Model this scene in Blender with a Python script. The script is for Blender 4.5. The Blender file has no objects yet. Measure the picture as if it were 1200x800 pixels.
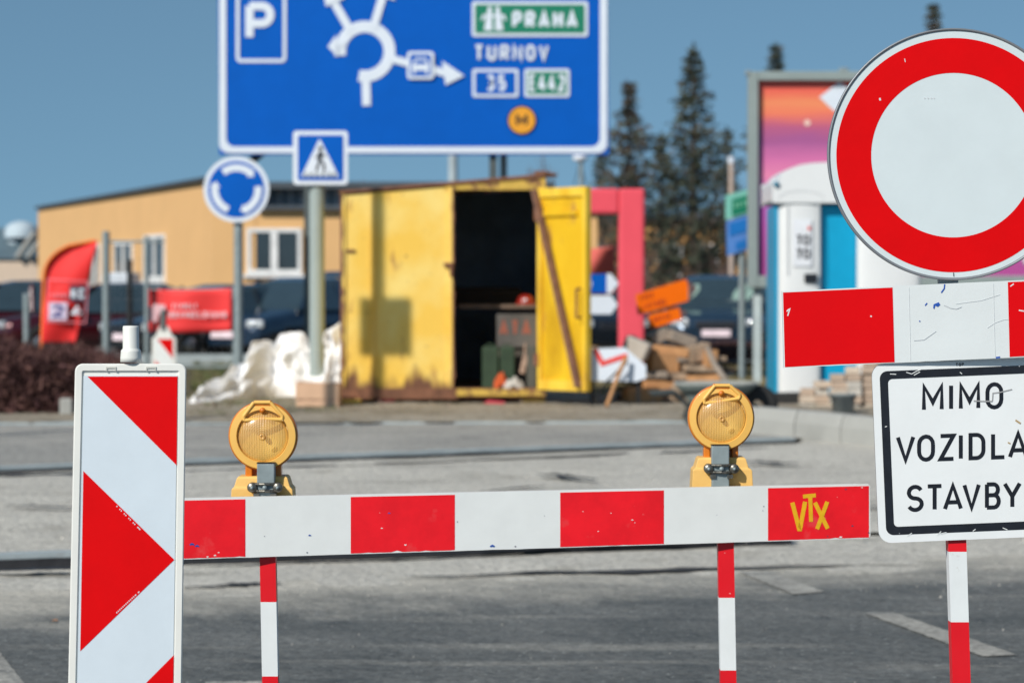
import bpy, bmesh, math, random
from math import sin, cos, pi, radians, atan, sqrt
from mathutils import Vector, Matrix, noise
random.seed(11)
sc = bpy.context.scene
C = sc.collection
# ------------------------------------------------------------------ camera
F = 3333.333; CAMZ = 1.6; PITCH = atan(60 / F)
cd = bpy.data.cameras.new('camera'); cam = bpy.data.objects.new('camera', cd); C.objects.link(cam)
cam.location = (0, 0, CAMZ); cam.rotation_euler = (pi / 2 - PITCH, 0, 0)
cd.sensor_width = 36; cd.sensor_fit = 'HORIZONTAL'; cd.lens = 100; cd.clip_start = .1; cd.clip_end = 3000
cd.dof.use_dof = True; cd.dof.focus_distance = 8.1; cd.dof.aperture_fstop = 4.3
sc.camera = cam
# ------------------------------------------------------------------ sky and sun
AZ, EL = radians(38), radians(36)        # sun behind the camera, to its left
to_sun = Vector((-sin(AZ) * cos(EL), -cos(AZ) * cos(EL), sin(EL)))
w = bpy.data.worlds.new('World'); sc.world = w; w.use_nodes = True
nt = w.node_tree; nt.nodes.clear()
sky = nt.nodes.new('ShaderNodeTexSky'); sky.sky_type = 'NISHITA'; sky.sun_disc = False
sky.sun_elevation = EL; sky.sun_rotation = math.atan2(to_sun.x, to_sun.y)
sky.air_density = 1.0; sky.dust_density = .3; sky.ozone_density = 2.5; sky.altitude = 300
tint = nt.nodes.new('ShaderNodeMixRGB'); tint.blend_type = 'MULTIPLY'; tint.inputs[0].default_value = 1
tint.inputs[2].default_value = (.76, .90, .83, 1)
bg = nt.nodes.new('ShaderNodeBackground'); bg.inputs[1].default_value = .11
wo = nt.nodes.new('ShaderNodeOutputWorld')
geo = nt.nodes.new('ShaderNodeTexCoord'); va = nt.nodes.new('ShaderNodeVectorMath'); va.operation = 'ADD'; va.inputs[1].default_value = (0, 0, .20)
vn = nt.nodes.new('ShaderNodeVectorMath'); vn.operation = 'NORMALIZE'
nt.links.new(geo.outputs['Generated'], va.inputs[0]); nt.links.new(va.outputs[0], vn.inputs[0]); nt.links.new(vn.outputs[0], sky.inputs[0])
nt.links.new(sky.outputs[0], tint.inputs[1]); nt.links.new(tint.outputs[0], bg.inputs[0]); nt.links.new(bg.outputs[0], wo.inputs[0])
sd = bpy.data.lights.new('sun', 'SUN'); sd.energy = 4.2; sd.angle = radians(.5); sd.color = (1, .95, .87)
so = bpy.data.objects.new('sun', sd); C.objects.link(so)
so.rotation_euler = to_sun.to_track_quat('Z', 'Y').to_euler()
sc.view_settings.view_transform = 'Standard'; sc.view_settings.look = 'None'
sc.view_settings.exposure = 0.0; sc.view_settings.gamma = 1
sc.render.film_transparent = False

# ------------------------------------------------------------------ mapping helpers
def P(px, py, d):
    """the point that stands d metres ahead in the direction of photo pixel (px, py)"""
    xc = (px - 600) / F; yc = (400 - py) / F
    y = cos(PITCH) + yc * sin(PITCH); z = yc * cos(PITCH) - sin(PITCH)
    return Vector((xc / y * d, d, CAMZ + z / y * d))
PROF = [(-50, 0), (11, 0), (28.5, .30), (30, .36), (45, .36), (53, .30), (120, .25), (3000, .25)]
def gz(Y):
    for (a, za), (b, zb) in zip(PROF, PROF[1:]):
        if Y <= b: return za + (zb - za) * (Y - a) / (b - a)
    return PROF[-1][1]
def G(px, py, lo=2, hi=2000):
    for _ in range(50):
        m = (lo + hi) / 2
        if P(px, py, m).z > gz(m): lo = m
        else: hi = m
    return P(px, py, lo)
def GX(px, d):
    p = P(px, 400, d); return Vector((p.x, d, gz(d)))
def lin(c):
    c /= 255; return c / 12.92 if c <= .04045 else ((c + .055) / 1.055) ** 2.4
def S(r, g, b, k=.95):
    return tuple(min(.9, lin(v) / k) for v in (r, g, b))

# ------------------------------------------------------------------ materials
_m = {}
def mat(name, col, rough=.6, metal=0, var=.12, vs=4, bump=0, bs=60, stain=None, sa=.5, ss=3, spec=.5, coat=0, fleck=None, fs=60, ft=.72, emit=0, subs=0, trans=0, dets=5):
    if name in _m: return _m[name]
    m = bpy.data.materials.new(name); m.use_nodes = True; n = m.node_tree.nodes; L = m.node_tree.links
    b = n['Principled BSDF']; b.inputs['Roughness'].default_value = rough; b.inputs['Metallic'].default_value = metal
    b.inputs['Specular IOR Level'].default_value = spec; b.inputs['Coat Weight'].default_value = coat
    tc = n.new('ShaderNodeTexCoord')
    def nz(scale, det=5, off=0):
        mp = n.new('ShaderNodeMapping'); mp.inputs['Location'].default_value = (off, off * 1.7, off * .3)
        L.new(tc.outputs['Object'], mp.inputs[0])
        t = n.new('ShaderNodeTexNoise'); t.inputs['Scale'].default_value = scale; t.inputs['Detail'].default_value = det
        t.inputs['Roughness'].default_value = .6
        L.new(mp.outputs[0], t.inputs[0]); return t.outputs[0]
    def ramp(src, a, c):
        r = n.new('ShaderNodeMapRange'); r.inputs[1].default_value = a; r.inputs[2].default_value = c
        L.new(src, r.inputs[0]); return r.outputs[0]
    def mix(f, c1, c2):
        x = n.new('ShaderNodeMixRGB')
        for i, v in ((0, f), (1, c1), (2, c2)):
            if isinstance(v, (tuple, float, int)): x.inputs[i].default_value = (tuple(v) + (1,)) if isinstance(v, tuple) else v
            else: L.new(v, x.inputs[i])
        return x.outputs[0]
    base = mix(ramp(nz(vs, dets), .3, .7), tuple(c * (1 - var) for c in col), tuple(min(1, c * (1 + var)) for c in col))
    if stain: base = mix(ramp(nz(ss, 8, 7.3), .5 + (1 - sa) * .25, .62 + (1 - sa) * .25), base, stain)
    if fleck: base = mix(ramp(nz(fs, 3, 3.1), ft, ft + .02), base, fleck)
    L.new(base, b.inputs['Base Color'])
    if bump:
        bp = n.new('ShaderNodeBump'); bp.inputs['Strength'].default_value = bump; bp.inputs['Distance'].default_value = .01
        L.new(nz(bs, 6, 1.1), bp.inputs['Height']); L.new(bp.outputs[0], b.inputs['Normal'])
    rr = n.new('ShaderNodeMapRange'); rr.inputs[3].default_value = max(.03, rough - .1); rr.inputs[4].default_value = min(1, rough + .12)
    L.new(nz(vs * 3, 4, 5.5), rr.inputs[0]); L.new(rr.outputs[0], b.inputs['Roughness'])
    if trans: b.inputs['Transmission Weight'].default_value = trans
    _m[name] = m; return m

# ------------------------------------------------------------------ mesh helpers
class MB:
    def __init__(s): s.v = []; s.f = []; s.m = []; s.smooth = []
    def add(s, vs, fs, mi=0, sm=False):
        o = len(s.v); s.v += [Vector(v) for v in vs]
        for f in fs: s.f.append([i + o for i in f]); s.m.append(mi); s.smooth.append(sm)
    def box(s, c, size, mi=0, M=None):
        c = Vector(c); a, b, d = (x / 2 for x in size)
        vs = [Vector((x, y, z)) for x in (-a, a) for y in (-b, b) for z in (-d, d)]
        if M: vs = [M @ v for v in vs]
        s.add([v + c for v in vs], [(0, 1, 3, 2), (4, 6, 7, 5), (0, 4, 5, 1), (2, 3, 7, 6), (0, 2, 6, 4), (1, 5, 7, 3)], mi)
    def bbox(s, c, size, r, mi=0, M=None):
        """box with chamfered edges"""
        bm = bmesh.new(); bmesh.ops.create_cube(bm, size=1)
        for v in bm.verts: v.co = Vector((v.co.x * size[0], v.co.y * size[1], v.co.z * size[2]))
        bmesh.ops.bevel(bm, geom=bm.edges[:], offset=r, segments=2, affect='EDGES', profile=.5)
        bm.verts.ensure_lookup_table(); c = Vector(c)
        s.add([(M @ v.co if M else v.co.copy()) + c for v in bm.verts], [[v.index for v in f.verts] for f in bm.faces], mi); bm.free()
    def tube(s, p0, p1, r0, r1=None, n=12, mi=0, cap=True, sm=True):
        p0, p1 = Vector(p0), Vector(p1); r1 = r0 if r1 is None else r1
        z = (p1 - p0).normalized(); x = z.orthogonal().normalized(); y = z.cross(x)
        vs = [p + (x * cos(2 * pi * i / n) + y * sin(2 * pi * i / n)) * r for p, r in ((p0, r0), (p1, r1)) for i in range(n)]
        s.add(vs, [(i, (i + 1) % n, n + (i + 1) % n, n + i) for i in range(n)], mi, sm)
        if cap: s.add(vs[:n], [list(range(n))[::-1]], mi); s.add(vs[n:], [list(range(n))], mi)
    def path(s, pts, r, n=8, mi=0):
        for a, b in zip(pts, pts[1:]): s.tube(a, b, r, r, n, mi)
    def prism(s, pts, t, mi=0, mside=None):
        """front outline (3-D points, any plane) pushed t metres away along +Y"""
        n = len(pts); pts = [Vector(p) for p in pts]; bk = [p + Vector((0, t, 0)) for p in pts]
        s.add(pts, [list(range(n))], mi)
        s.add(bk, [list(range(n))[::-1]], mi if mside is None else mside)
        s.add(pts + bk, [(i, i + n, (i + 1) % n + n, (i + 1) % n) for i in range(n)], mi if mside is None else mside)
    def sheet(s, pts, mi=0): s.add(pts, [list(range(len(pts)))], mi)
    def ribbon(s, pts2, th, W, mi=0, closed=False):
        """flat stroke through 2-D points, W maps (x, y) to 3-D"""
        P2 = [Vector(p) for p in pts2]; n = len(P2); L = []; R = []
        for i, p in enumerate(P2):
            a = P2[(i - 1) % n] if (i > 0 or closed) else None; b = P2[(i + 1) % n] if (i < n - 1 or closed) else None
            d1 = (p - a).normalized() if a is not None else None; d2 = (b - p).normalized() if b is not None else None
            if d1 is None: d1 = d2
            if d2 is None: d2 = d1
            n1 = Vector((-d1.y, d1.x)); n2 = Vector((-d2.y, d2.x)); m = n1 + n2
            if m.length < .3: m = n1
            m.normalize(); k = th / 2 / max(.45, m.dot(n1))
            L.append(W(*(p + m * k))); R.append(W(*(p - m * k)))
        k = n if closed else n - 1
        s.add(L + R, [(i, (i + 1) % n, n + (i + 1) % n, n + i) for i in range(k)], mi)
    def lathe(s, c, prof, axis='Y', n=32, mi=0):
        """prof = [(radius, offset along axis)]"""
        c = Vector(c); vs = []
        for r, o in prof:
            for i in range(n):
                a = 2 * pi * i / n
                vs.append(c + (Vector((r * cos(a), o, r * sin(a))) if axis == 'Y' else Vector((r * cos(a), r * sin(a), o))))
        s.add(vs, [(j * n + i, j * n + (i + 1) % n, (j + 1) * n + (i + 1) % n, (j + 1) * n + i) for j in range(len(prof) - 1) for i in range(n)], mi, True)
    def disc(s, c, r, mi=0, n=48): s.add([(c[0] + r * cos(2 * pi * i / n), c[1], c[2] + r * sin(2 * pi * i / n)) for i in range(n)], [list(range(n))], mi)
    def build(s, name, mats, parent=None, kind=None):
        me = bpy.data.meshes.new(name); vs = s.v
        if parent is not None:
            M = Matrix.Translation(parent.location) @ parent.rotation_euler.to_matrix().to_4x4()
            q = parent.parent
            while q is not None:
                M = Matrix.Translation(q.location) @ q.rotation_euler.to_matrix().to_4x4() @ M; q = q.parent
            M.invert(); vs = [M @ v for v in vs]
        me.from_pydata([tuple(v) for v in vs], [], s.f); me.update()
        for m in (mats if isinstance(mats, (list, tuple)) else [mats]): me.materials.append(m)
        for p, mi, sm in zip(me.polygons, s.m, s.smooth): p.material_index = mi; p.use_smooth = sm
        bm = bmesh.new(); bm.from_mesh(me); bmesh.ops.recalc_face_normals(bm, faces=bm.faces[:]) if len(bm.faces) < 60000 else None
        bm.to_mesh(me); bm.free()
        o = bpy.data.objects.new(name, me); C.objects.link(o); o.parent = parent
        if kind: o['kind'] = kind
        return o
def thing(name, label, cat, loc=(0, 0, 0), group=None, rz=0):
    o = bpy.data.objects.new(name, None); C.objects.link(o); o.location = loc; o.rotation_euler = (0, 0, rz)
    o.empty_display_size = .1
    o['label'] = label; o['category'] = cat
    if group: o['group'] = group
    return o
def tag(o, label, cat, group=None):
    o['label'] = label; o['category'] = cat
    if group: o['group'] = group
    return o
def solo(mb, name, mats, label, cat, base, group=None):
    """a thing that is one mesh, its origin at its base"""
    h = bpy.data.objects.new('x', None); h.location = base
    o = mb.build(name, mats, h); o.parent = None; o.location = base; bpy.data.objects.remove(h)
    return tag(o, label, cat, group)
def rrect(x0, y0, x1, y1, r, n=6):
    out = []
    for cx, cy, a in ((x1 - r, y0 + r, -90), (x1 - r, y1 - r, 0), (x0 + r, y1 - r, 90), (x0 + r, y0 + r, 180)):
        for i in range(n + 1):
            t = radians(a + 90 * i / n); out.append((cx + r * cos(t), cy + r * sin(t)))
    return out
def rot2(p, c, a):
    x, y = p[0] - c[0], p[1] - c[1]; return (c[0] + x * cos(a) + y * sin(a), c[1] - x * sin(a) + y * cos(a))
def arc(cx, cy, rx, ry, a0, a1, n=8):
    return [(cx + rx * cos(radians(a0 + (a1 - a0) * i / n)), cy + ry * sin(radians(a0 + (a1 - a0) * i / n))) for i in range(n + 1)]
# stroke alphabet, box 0..1 x 0..1, y up; values: relative width, strokes
GL = {
 'M': (.8, [[(0, 0), (0, 1), (.5, .3), (1, 1), (1, 0)]]), 'I': (.0, [[(0, 0), (0, 1)]]),
 'O': (.62, [arc(.5, .66, .5, .34, 0, 180) + arc(.5, .34, .5, .34, 180, 360) + [(1, .66)]]),
 'V': (.66, [[(0, 1), (.5, 0), (1, 1)]]), 'Z': (.6, [[(0, 1), (1, 1), (0, 0), (1, 0)]]),
 'D': (.62, [[(.4, 1), (0, 1), (0, 0), (.4, 0)] + arc(.45, .34, .55, .34, -90, 0) + arc(.45, .66, .55, .34, 0, 90) + [(.4, 1)]]),
 'L': (.55, [[(0, 1), (0, 0), (1, 0)]]), 'A': (.7, [[(0, 0), (.5, 1), (1, 0)], [(.16, .28), (.84, .28)]]),
 'S': (.6, [arc(.5, .74, .48, .26, 25, 180, 8) + arc(.5, .74, .48, .24, 190, 265, 4) + arc(.5, .26, .5, .24, 85, 0, 4) + arc(.5, .26, .5, .26, -10, -155, 8)]),
 'T': (.64, [[(0, 1), (1, 1)], [(.5, 1), (.5, 0)]]),
 'B': (.6, [[(0, 1), (0, 0)], [(0, 0), (.55, 0)] + arc(.6, .265, .4, .265, -90, 90) + [(0, .53)], [(0, 1)] + arc(.55, .765, .38, .235, 90, -90)]),
 'Y': (.66, [[(0, 1), (.5, .45), (1, 1)], [(.5, .45), (.5, 0)]]),
 'P': (.6, [[(0, 0), (0, 1)], [(0, 1), (.55, 1)] + arc(.6, .72, .4, .28, 80, -90) + [(0, .44)]]),
 'R': (.62, [[(0, 0), (0, 1)], [(0, 1), (.55, 1)] + arc(.6, .74, .4, .26, 80, -90) + [(0, .48)], [(.5, .48), (1, 0)]]),
 'H': (.62, [[(0, 0), (0, 1)], [(1, 0), (1, 1)], [(0, .5), (1, .5)]]),
 'U': (.62, [[(0, 1), (0, .3)] + arc(.5, .3, .5, .3, 180, 360) + [(1, 1)]]), 'N': (.66, [[(0, 0), (0, 1), (1, 0), (1, 1)]]),
 'E': (.54, [[(1, 1), (0, 1), (0, 0), (1, 0)], [(0, .52), (.85, .52)]]), 'X': (.66, [[(0, 0), (1, 1)], [(0, 1), (1, 0)]]),
 '3': (.56, [arc(.48, .75, .46, .25, 150, -80) + arc(.5, .26, .5, .27, 80, -150)]),
 '5': (.56, [[(.9, 1), (.12, 1), (.05, .5)] + arc(.48, .32, .5, .32, 110, -150, 10)]),
 '4': (.6, [[(.6, 1), (0, .25), (1, .25)], [(.72, .55), (.72, 0)]]),
 '2': (.56, [arc(.5, .72, .48, .28, 160, -25) + [(0, 0), (1, 0)]]),
 'K': (.62, [[(0, 0), (0, 1)], [(1, 1), (0, .4)], [(.35, .6), (1, 0)]]),
 'G': (.62, [arc(.5, .66, .5, .34, 20, 180) + arc(.5, .34, .5, .34, 180, 360) + [(1, .48), (.55, .48)]]),
 'C': (.6, [arc(.5, .66, .5, .34, 20, 180) + arc(.5, .34, .5, .34, 180, 340)]), ' ': (.3, []),
}
def letter(mb, ch, x0, yb, wd, h, th, W, mi=0, slope=0, k0=0):
    """glyph whose ink spans x0..x0+wd, baseline yb (photo pixels, y down)"""
    for k, st in enumerate(GL[ch][1]):
        pts = []
        for (u, v) in st:
            x = x0 + th / 2 + u * max(0, wd - th); y = yb - th / 2 - v * (h - th); pts.append((x, y - slope * (x - x0)))
        mb.ribbon(pts, th, (lambda a, b, kk=k: W(a, b, kk + k0)), mi)
def word(mb, s, x0, x1, yb, h, th, W, mi=0, slope=0, gap=.22):
    ws = [max(GL[c][0] * h + (0 if c in 'I ' else th * .3), th) for c in s]; g = gap * h
    tot = sum(ws) + g * (len(s) - 1); k = (x1 - x0) / tot; x = x0
    for i, (c, ww) in enumerate(zip(s, ws)):
        letter(mb, c, x, yb - slope * (x - x0), ww * k if c != 'I' else th, h, th, W, mi, slope); x += (ww + g) * k
def marks(mb, x0, x1, yb, h, th, W, mi=0, slope=0):
    """a line of lettering too small to read"""
    x = x0
    while x < x1 - h * .4:
        c = random.choice('ELHUNTXD'); letter(mb, c, x, yb - slope * (x - x0), h * .5, h, th, W, mi, slope); x += h * .72
def plane(d, eps, kx=0, c=600):
    return lambda x, y, k=0: P(x, y, d + kx * (x - c) - eps * (1 + .25 * k))

# ------------------------------------------------------------------ palette
WHITE = mat('reflective_white', S(226, 229, 227, .93), .38, var=.035, vs=9, bump=.025, bs=60, fleck=(.55, .57, .6), fs=50, ft=.78, stain=(.62, .66, .68), sa=.35, ss=7)
RED = mat('reflective_red', (.72, .0, .002), .6, spec=.12, var=.05, vs=8, bump=.025, bs=60, fleck=(.8, .35, .35), fs=55, ft=.775)
REDLITE = mat('worn_fluorescent_red', (.89, .012, .022), .5, spec=.25, var=.1, vs=10, bump=.025, bs=60, fleck=(.85, .3, .3), fs=60, ft=.74, stain=(.86, .055, .06), sa=.6, ss=11)
PLASTIC = mat('white_plastic', S(224, 224, 218), .45, var=.03, vs=6, bump=.025, bs=60, stain=(.62, .6, .54), sa=.3, ss=9)
ALU = mat('grey_aluminium_edge', (.32, .34, .36), .45, .6)
GALV = mat('galvanised_steel', S(140, 152, 154), .5, .25, var=.15, vs=18, bump=.1)
BLACK = mat('black_film', (.008, .010, .016), .45, var=.3, vs=30, fleck=(.5, .52, .55), fs=45, ft=.735)
DARKM = mat('dark_metal', (.03, .03, .03), .5, .5)
BLUESIGN = mat('sign_blue', (.0, .105, .50), .6, spec=.12, var=.05, vs=3)
SIGNW = mat('sign_white', S(218, 226, 236), .5, var=.03)
GREEN = mat('sign_green', (.0, .20, .11), .5, var=.05)
ORDISC = mat('sign_orange', (.85, .36, .02), .5)
AMBER = mat('amber_housing', (.66, .19, .01), .35, var=.06, coat=.3, subs=.1)
YELLOWP = mat('yellow_plastic', (.90, .52, .12), .4, var=.05, coat=.2, bump=.05)
BOXYEL = mat('pale_yellow_plastic', (.86, .52, .15), .5, var=.05, bump=.08, stain=(.6, .36, .12), sa=.3, ss=20)
def lens_mat():
    """ribbed amber lens: vertical flutes over concentric rings, in colour and relief"""
    m = mat('amber_lens', (.90, .50, .13), .3, var=.08, vs=20, coat=1); m.node_tree.nodes['Principled BSDF'].inputs['Coat Roughness'].default_value = .22
    n = m.node_tree.nodes; L = m.node_tree.links; b = n['Principled BSDF']
    src = b.inputs['Base Color'].links[0].from_socket
    tc = n.new('ShaderNodeTexCoord'); wv = n.new('ShaderNodeTexWave'); wv.inputs['Scale'].default_value = 40; wv.bands_direction = 'X'; wv.inputs['Distortion'].default_value = .3
    sp = n.new('ShaderNodeSeparateXYZ'); L.new(tc.outputs['Generated'], sp.inputs[0])
    def mth(op, a, c=None):
        x = n.new('ShaderNodeMath'); x.operation = op
        for i, v in ((0, a), (1, c)):
            if v is None: continue
            if isinstance(v, (int, float)): x.inputs[i].default_value = v
            else: L.new(v, x.inputs[i])
        return x.outputs[0]
    dx = mth('SUBTRACT', sp.outputs[0], .5); dz = mth('SUBTRACT', sp.outputs[2], .5); rad = mth('SQRT', mth('ADD', mth('MULTIPLY', dx, dx), mth('MULTIPLY', dz, dz)))
    ringw = mth('MULTIPLY', mth('ADD', mth('SINE', mth('MULTIPLY', rad, 150)), 1), .5)
    h = mth('ADD', wv.outputs[1], mth('MULTIPLY', ringw, .5))
    L.new(tc.outputs['Object'], wv.inputs[0])
    f = mth('MULTIPLY', h, .33); mx = n.new('ShaderNodeMixRGB'); L.new(f, mx.inputs[0]); L.new(src, mx.inputs[1]); mx.inputs[2].default_value = (.92, .66, .34, 1)
    L.new(mx.outputs[0], b.inputs['Base Color'])
    tr = n.new('ShaderNodeBsdfTransparent'); tr.inputs[0].default_value = (1, .90, .58, 1); ms = n.new('ShaderNodeMixShader'); o = n['Material Output']
    L.new(mth('SUBTRACT', .62, mth('MULTIPLY', h, .18)), ms.inputs[0]); L.new(b.outputs[0], ms.inputs[1]); L.new(tr.outputs[0], ms.inputs[2]); L.new(ms.outputs[0], o.inputs[0])
    bp = n.new('ShaderNodeBump'); bp.inputs['Strength'].default_value = .5; bp.inputs['Distance'].default_value = .0016
    L.new(h, bp.inputs['Height']); L.new(bp.outputs[0], b.inputs['Normal']); return m
LENS = lens_mat(); REFL = mat('pale_reflector', (.93, .78, .45), .5, .1, var=.04, vs=30)

# ------------------------------------------------------------------ ground
def ground_mat(name, c1, c2, c3, s=.8, bump=.5, streak=None, pebble=None, drift=None, grain=.6):
    m = bpy.data.materials.new(name); m.use_nodes = True; n = m.node_tree.nodes; L = m.node_tree.links; b = n['Principled BSDF']
    b.inputs['Roughness'].default_value = .88; b.inputs['Specular IOR Level'].default_value = .3
    tc = n.new('ShaderNodeTexCoord')
    def nz(scale, det, off=0, sx=1, sy=1):
        mp = n.new('ShaderNodeMapping'); mp.inputs['Location'].default_value = (off, off, 0); mp.inputs['Scale'].default_value = (sx, sy, 1)
        mp.inputs['Rotation'].default_value = (0, 0, .12)
        L.new(tc.outputs['Object'], mp.inputs[0]); t = n.new('ShaderNodeTexNoise'); t.inputs['Scale'].default_value = scale
        t.inputs['Detail'].default_value = det; t.inputs['Roughness'].default_value = .65; L.new(mp.outputs[0], t.inputs[0]); return t.outputs[0]
    def ramp(src, a, c):
        r = n.new('ShaderNodeMapRange'); r.inputs[1].default_value = a; r.inputs[2].default_value = c; L.new(src, r.inputs[0]); return r.outputs[0]
    def mix(f, x1, x2):
        x = n.new('ShaderNodeMixRGB')
        for i, v in ((0, f), (1, x1), (2, x2)):
            if isinstance(v, tuple): x.inputs[i].default_value = v + (1,)
            elif isinstance(v, float): x.inputs[i].default_value = v
            else: L.new(v, x.inputs[i])
        return x.outputs[0]
    col = mix(ramp(nz(s, 8), .35, .65), c1, c2)
    col = mix(ramp(nz(s * 2.3, 6, 9), .56, .72), col, c3)
    if streak: col = mix(ramp(nz(1.4, 8, 4, .22, 1.5), .56, .66), col, streak)
    g = n.new('ShaderNodeMixRGB'); g.blend_type = 'MULTIPLY'; g.inputs[0].default_value = grain
    L.new(col, g.inputs[1]); r = n.new('ShaderNodeValToRGB'); r.color_ramp.elements[0].position = .35; r.color_ramp.elements[0].color = (.45, .45, .45, 1)
    r.color_ramp.elements[1].position = .62; r.color_ramp.elements[1].color = (1.0, 1.0, 1.0, 1); L.new(nz(26, 8, 2), r.inputs[0]); L.new(r.outputs[0], g.inputs[2])
    out = g.outputs[0]
    vs_ = n.new('ShaderNodeTexVoronoi'); vs_.inputs['Scale'].default_value = 13; vs_.inputs['Randomness'].default_value = 1; L.new(tc.outputs['Object'], vs_.inputs[0])
    out = mix(ramp(vs_.outputs[0], .12, .08), out, tuple(min(.6, v * 1.7) for v in c2))
    if drift:          # dust blown over the surface beyond a line y = y0 + k x
        y0, k, wdt, dc = drift; sp = n.new('ShaderNodeSeparateXYZ'); L.new(tc.outputs['Object'], sp.inputs[0])
        def mth(op, a, c):
            x = n.new('ShaderNodeMath'); x.operation = op
            for i, v in ((0, a), (1, c)):
                if isinstance(v, (int, float)): x.inputs[i].default_value = v
                else: L.new(v, x.inputs[i])
            return x.outputs[0]
        e = mth('SUBTRACT', mth('SUBTRACT', sp.outputs[1], mth('MULTIPLY', sp.outputs[0], k)), y0)
        e = mth('ADD', e, mth('MULTIPLY', mth('SUBTRACT', nz(1.7, 9, 12), .5), wdt * 3.2))
        dd = n.new('ShaderNodeMixRGB'); dd.blend_type = 'MULTIPLY'; dd.inputs[0].default_value = .4; dd.inputs[1].default_value = dc + (1,); L.new(r.outputs[0], dd.inputs[2])
        out = mix(ramp(e, -wdt, wdt), out, dd.outputs[0])
    if pebble:
        v = n.new('ShaderNodeTexVoronoi'); v.inputs['Scale'].default_value = 22; L.new(tc.outputs['Object'], v.inputs[0])
        out = mix(ramp(v.outputs[0], .16, .10), out, pebble)
    L.new(out, b.inputs['Base Color'])
    bp = n.new('ShaderNodeBump'); bp.inputs['Strength'].default_value = bump; bp.inputs['Distance'].default_value = .035
    L.new(nz(11, 10, 1), bp.inputs['Height']); L.new(bp.outputs[0], b.inputs['Normal'])
    return m
def sheet_strip(name, far, near, mt, dz, x0=-500, x1=1700, kind='structure', wob=0, ny=14, nx=90, rough=0):
    """ground sheet between two lines given in photo pixels ((x,y) knots, left to right)"""
    def yat(kn, x):
        if x <= kn[0][0]: a, b = kn[0], kn[1]
        elif x >= kn[-1][0]: a, b = kn[-2], kn[-1]
        else:
            for a, b in zip(kn, kn[1:]):
                if a[0] <= x <= b[0]: break
        return a[1] + (b[1] - a[1]) * (x - a[0]) / (b[0] - a[0])
    vs = []
    for i in range(nx + 1):
        x = x0 + (x1 - x0) * i / nx
        A = G(x, yat(near, x) + (noise.noise(Vector((x * .02, 1, 0))) + .5 * noise.noise(Vector((x * .07, 1, 0)))) * wob)
        B = G(x, yat(far, x) + (noise.noise(Vector((x * .02, 7, 0))) + .5 * noise.noise(Vector((x * .07, 7, 0)))) * wob)
        for j in range(ny + 1):
            p = A.lerp(B, j / ny); p.z = gz(p.y) + dz
            if rough and 0 < j < ny: p.z += abs(noise.noise(Vector((p.x * 1.3, p.y * 1.3, 3)))) * rough
            vs.append(p)
    mb = MB(); mb.add(vs, [(i * (ny + 1) + j, (i + 1) * (ny + 1) + j, (i + 1) * (ny + 1) + j + 1, i * (ny + 1) + j + 1) for i in range(nx) for j in range(ny)], 0, True)
    return mb.build(name, mt, None, kind)
GRASSY = ground_mat('dry_grass_soil', (.13, .11, .055), (.20, .165, .10), (.075, .085, .03), 1.2, .8)
mb = MB(); ys = [-60, 0, 5, 11, 14, 18, 22, 26, 28.5, 30, 36, 45, 53, 80, 120, 400, 2600]; xs = [-1500, -200, -40, -20, -10, -5, 0, 5, 10, 20, 40, 200, 1500]
mb.add([(x, y, gz(y) - .03) for y in ys for x in xs], [(j * len(xs) + i, j * len(xs) + i + 1, (j + 1) * len(xs) + i + 1, (j + 1) * len(xs) + i) for j in range(len(ys) - 1) for i in range(len(xs) - 1)])
mb.build('ground', GRASSY, None, 'structure')
ASPH = ground_mat('asphalt', S(94, 98, 98, .88), S(122, 124, 122, .88), S(78, 83, 85, .88), .9, 1, streak=S(140, 140, 135, .88), drift=(14.6, .36, .8, S(196, 191, 179, .88)), grain=.8)
DUST = ground_mat('dusty_subbase', S(196, 192, 182, .86), S(210, 206, 195, .86), S(172, 167, 155, .86), .9, 1, streak=S(142, 138, 128, .88), pebble=S(208, 204, 194, .88), grain=.75)
ASPH2 = ground_mat('worn_asphalt', S(154, 153, 148, .88), S(176, 173, 166, .88), S(128, 128, 125, .88), .8, .8, streak=S(194, 190, 181, .88), grain=.75)
PAVE = ground_mat('verge_soil', S(142, 132, 116, .88), S(172, 163, 148, .88), S(104, 94, 72, .88), 1.8, 1, pebble=S(176, 172, 160, .88))
PARK = ground_mat('parking_asphalt', (.12, .12, .12), (.16, .16, .155), (.09, .09, .09), .5, .3)
L_AS = [(0, 699), (218, 690), (480, 682), (800, 668), (1200, 655)]
L_K1 = [(0, 668), (930, 636), (1200, 628)]
L_K2 = [(0, 557), (930, 521), (1200, 512)]
L_K3 = [(0, 500), (350, 501), (800, 498), (1200, 486)]
# near road reaches behind the camera
near = [(0, 1600), (1200, 1600)]
sheet_strip('road', [(0, 692), (218, 684), (480, 676), (800, 664), (1200, 650)], near, ASPH, .0, wob=5, ny=24, x0=-600, x1=1800)
mb = MB(); a = [(-40, -30), (40, -30), (40, 6), (-40, 6)]; mb.add([(x, y, -.004) for x, y in a], [(0, 1, 2, 3)]); mb.build('road', ASPH, None, 'structure')
sheet_strip('subbase', [(0, 660), (1200, 620)], [(0, 712), (1200, 668)], DUST, -.006, rough=.02)
sheet_strip('subbase', L_K2, [(0, 662), (930, 630), (1200, 622)], DUST, .02, rough=.03)
sheet_strip('road', L_K3, [(0, 553), (930, 517), (1200, 508)], ASPH2, .03, wob=1)
sheet_strip('verge_soil', [(0, 472), (1200, 462)], L_K3, PAVE, .05, wob=2, rough=.05)
sheet_strip('parking_ground', [(0, 349), (1200, 349)], [(0, 422), (600, 422), (700, 412), (1200, 412)], PARK, .02, ny=20)
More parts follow.
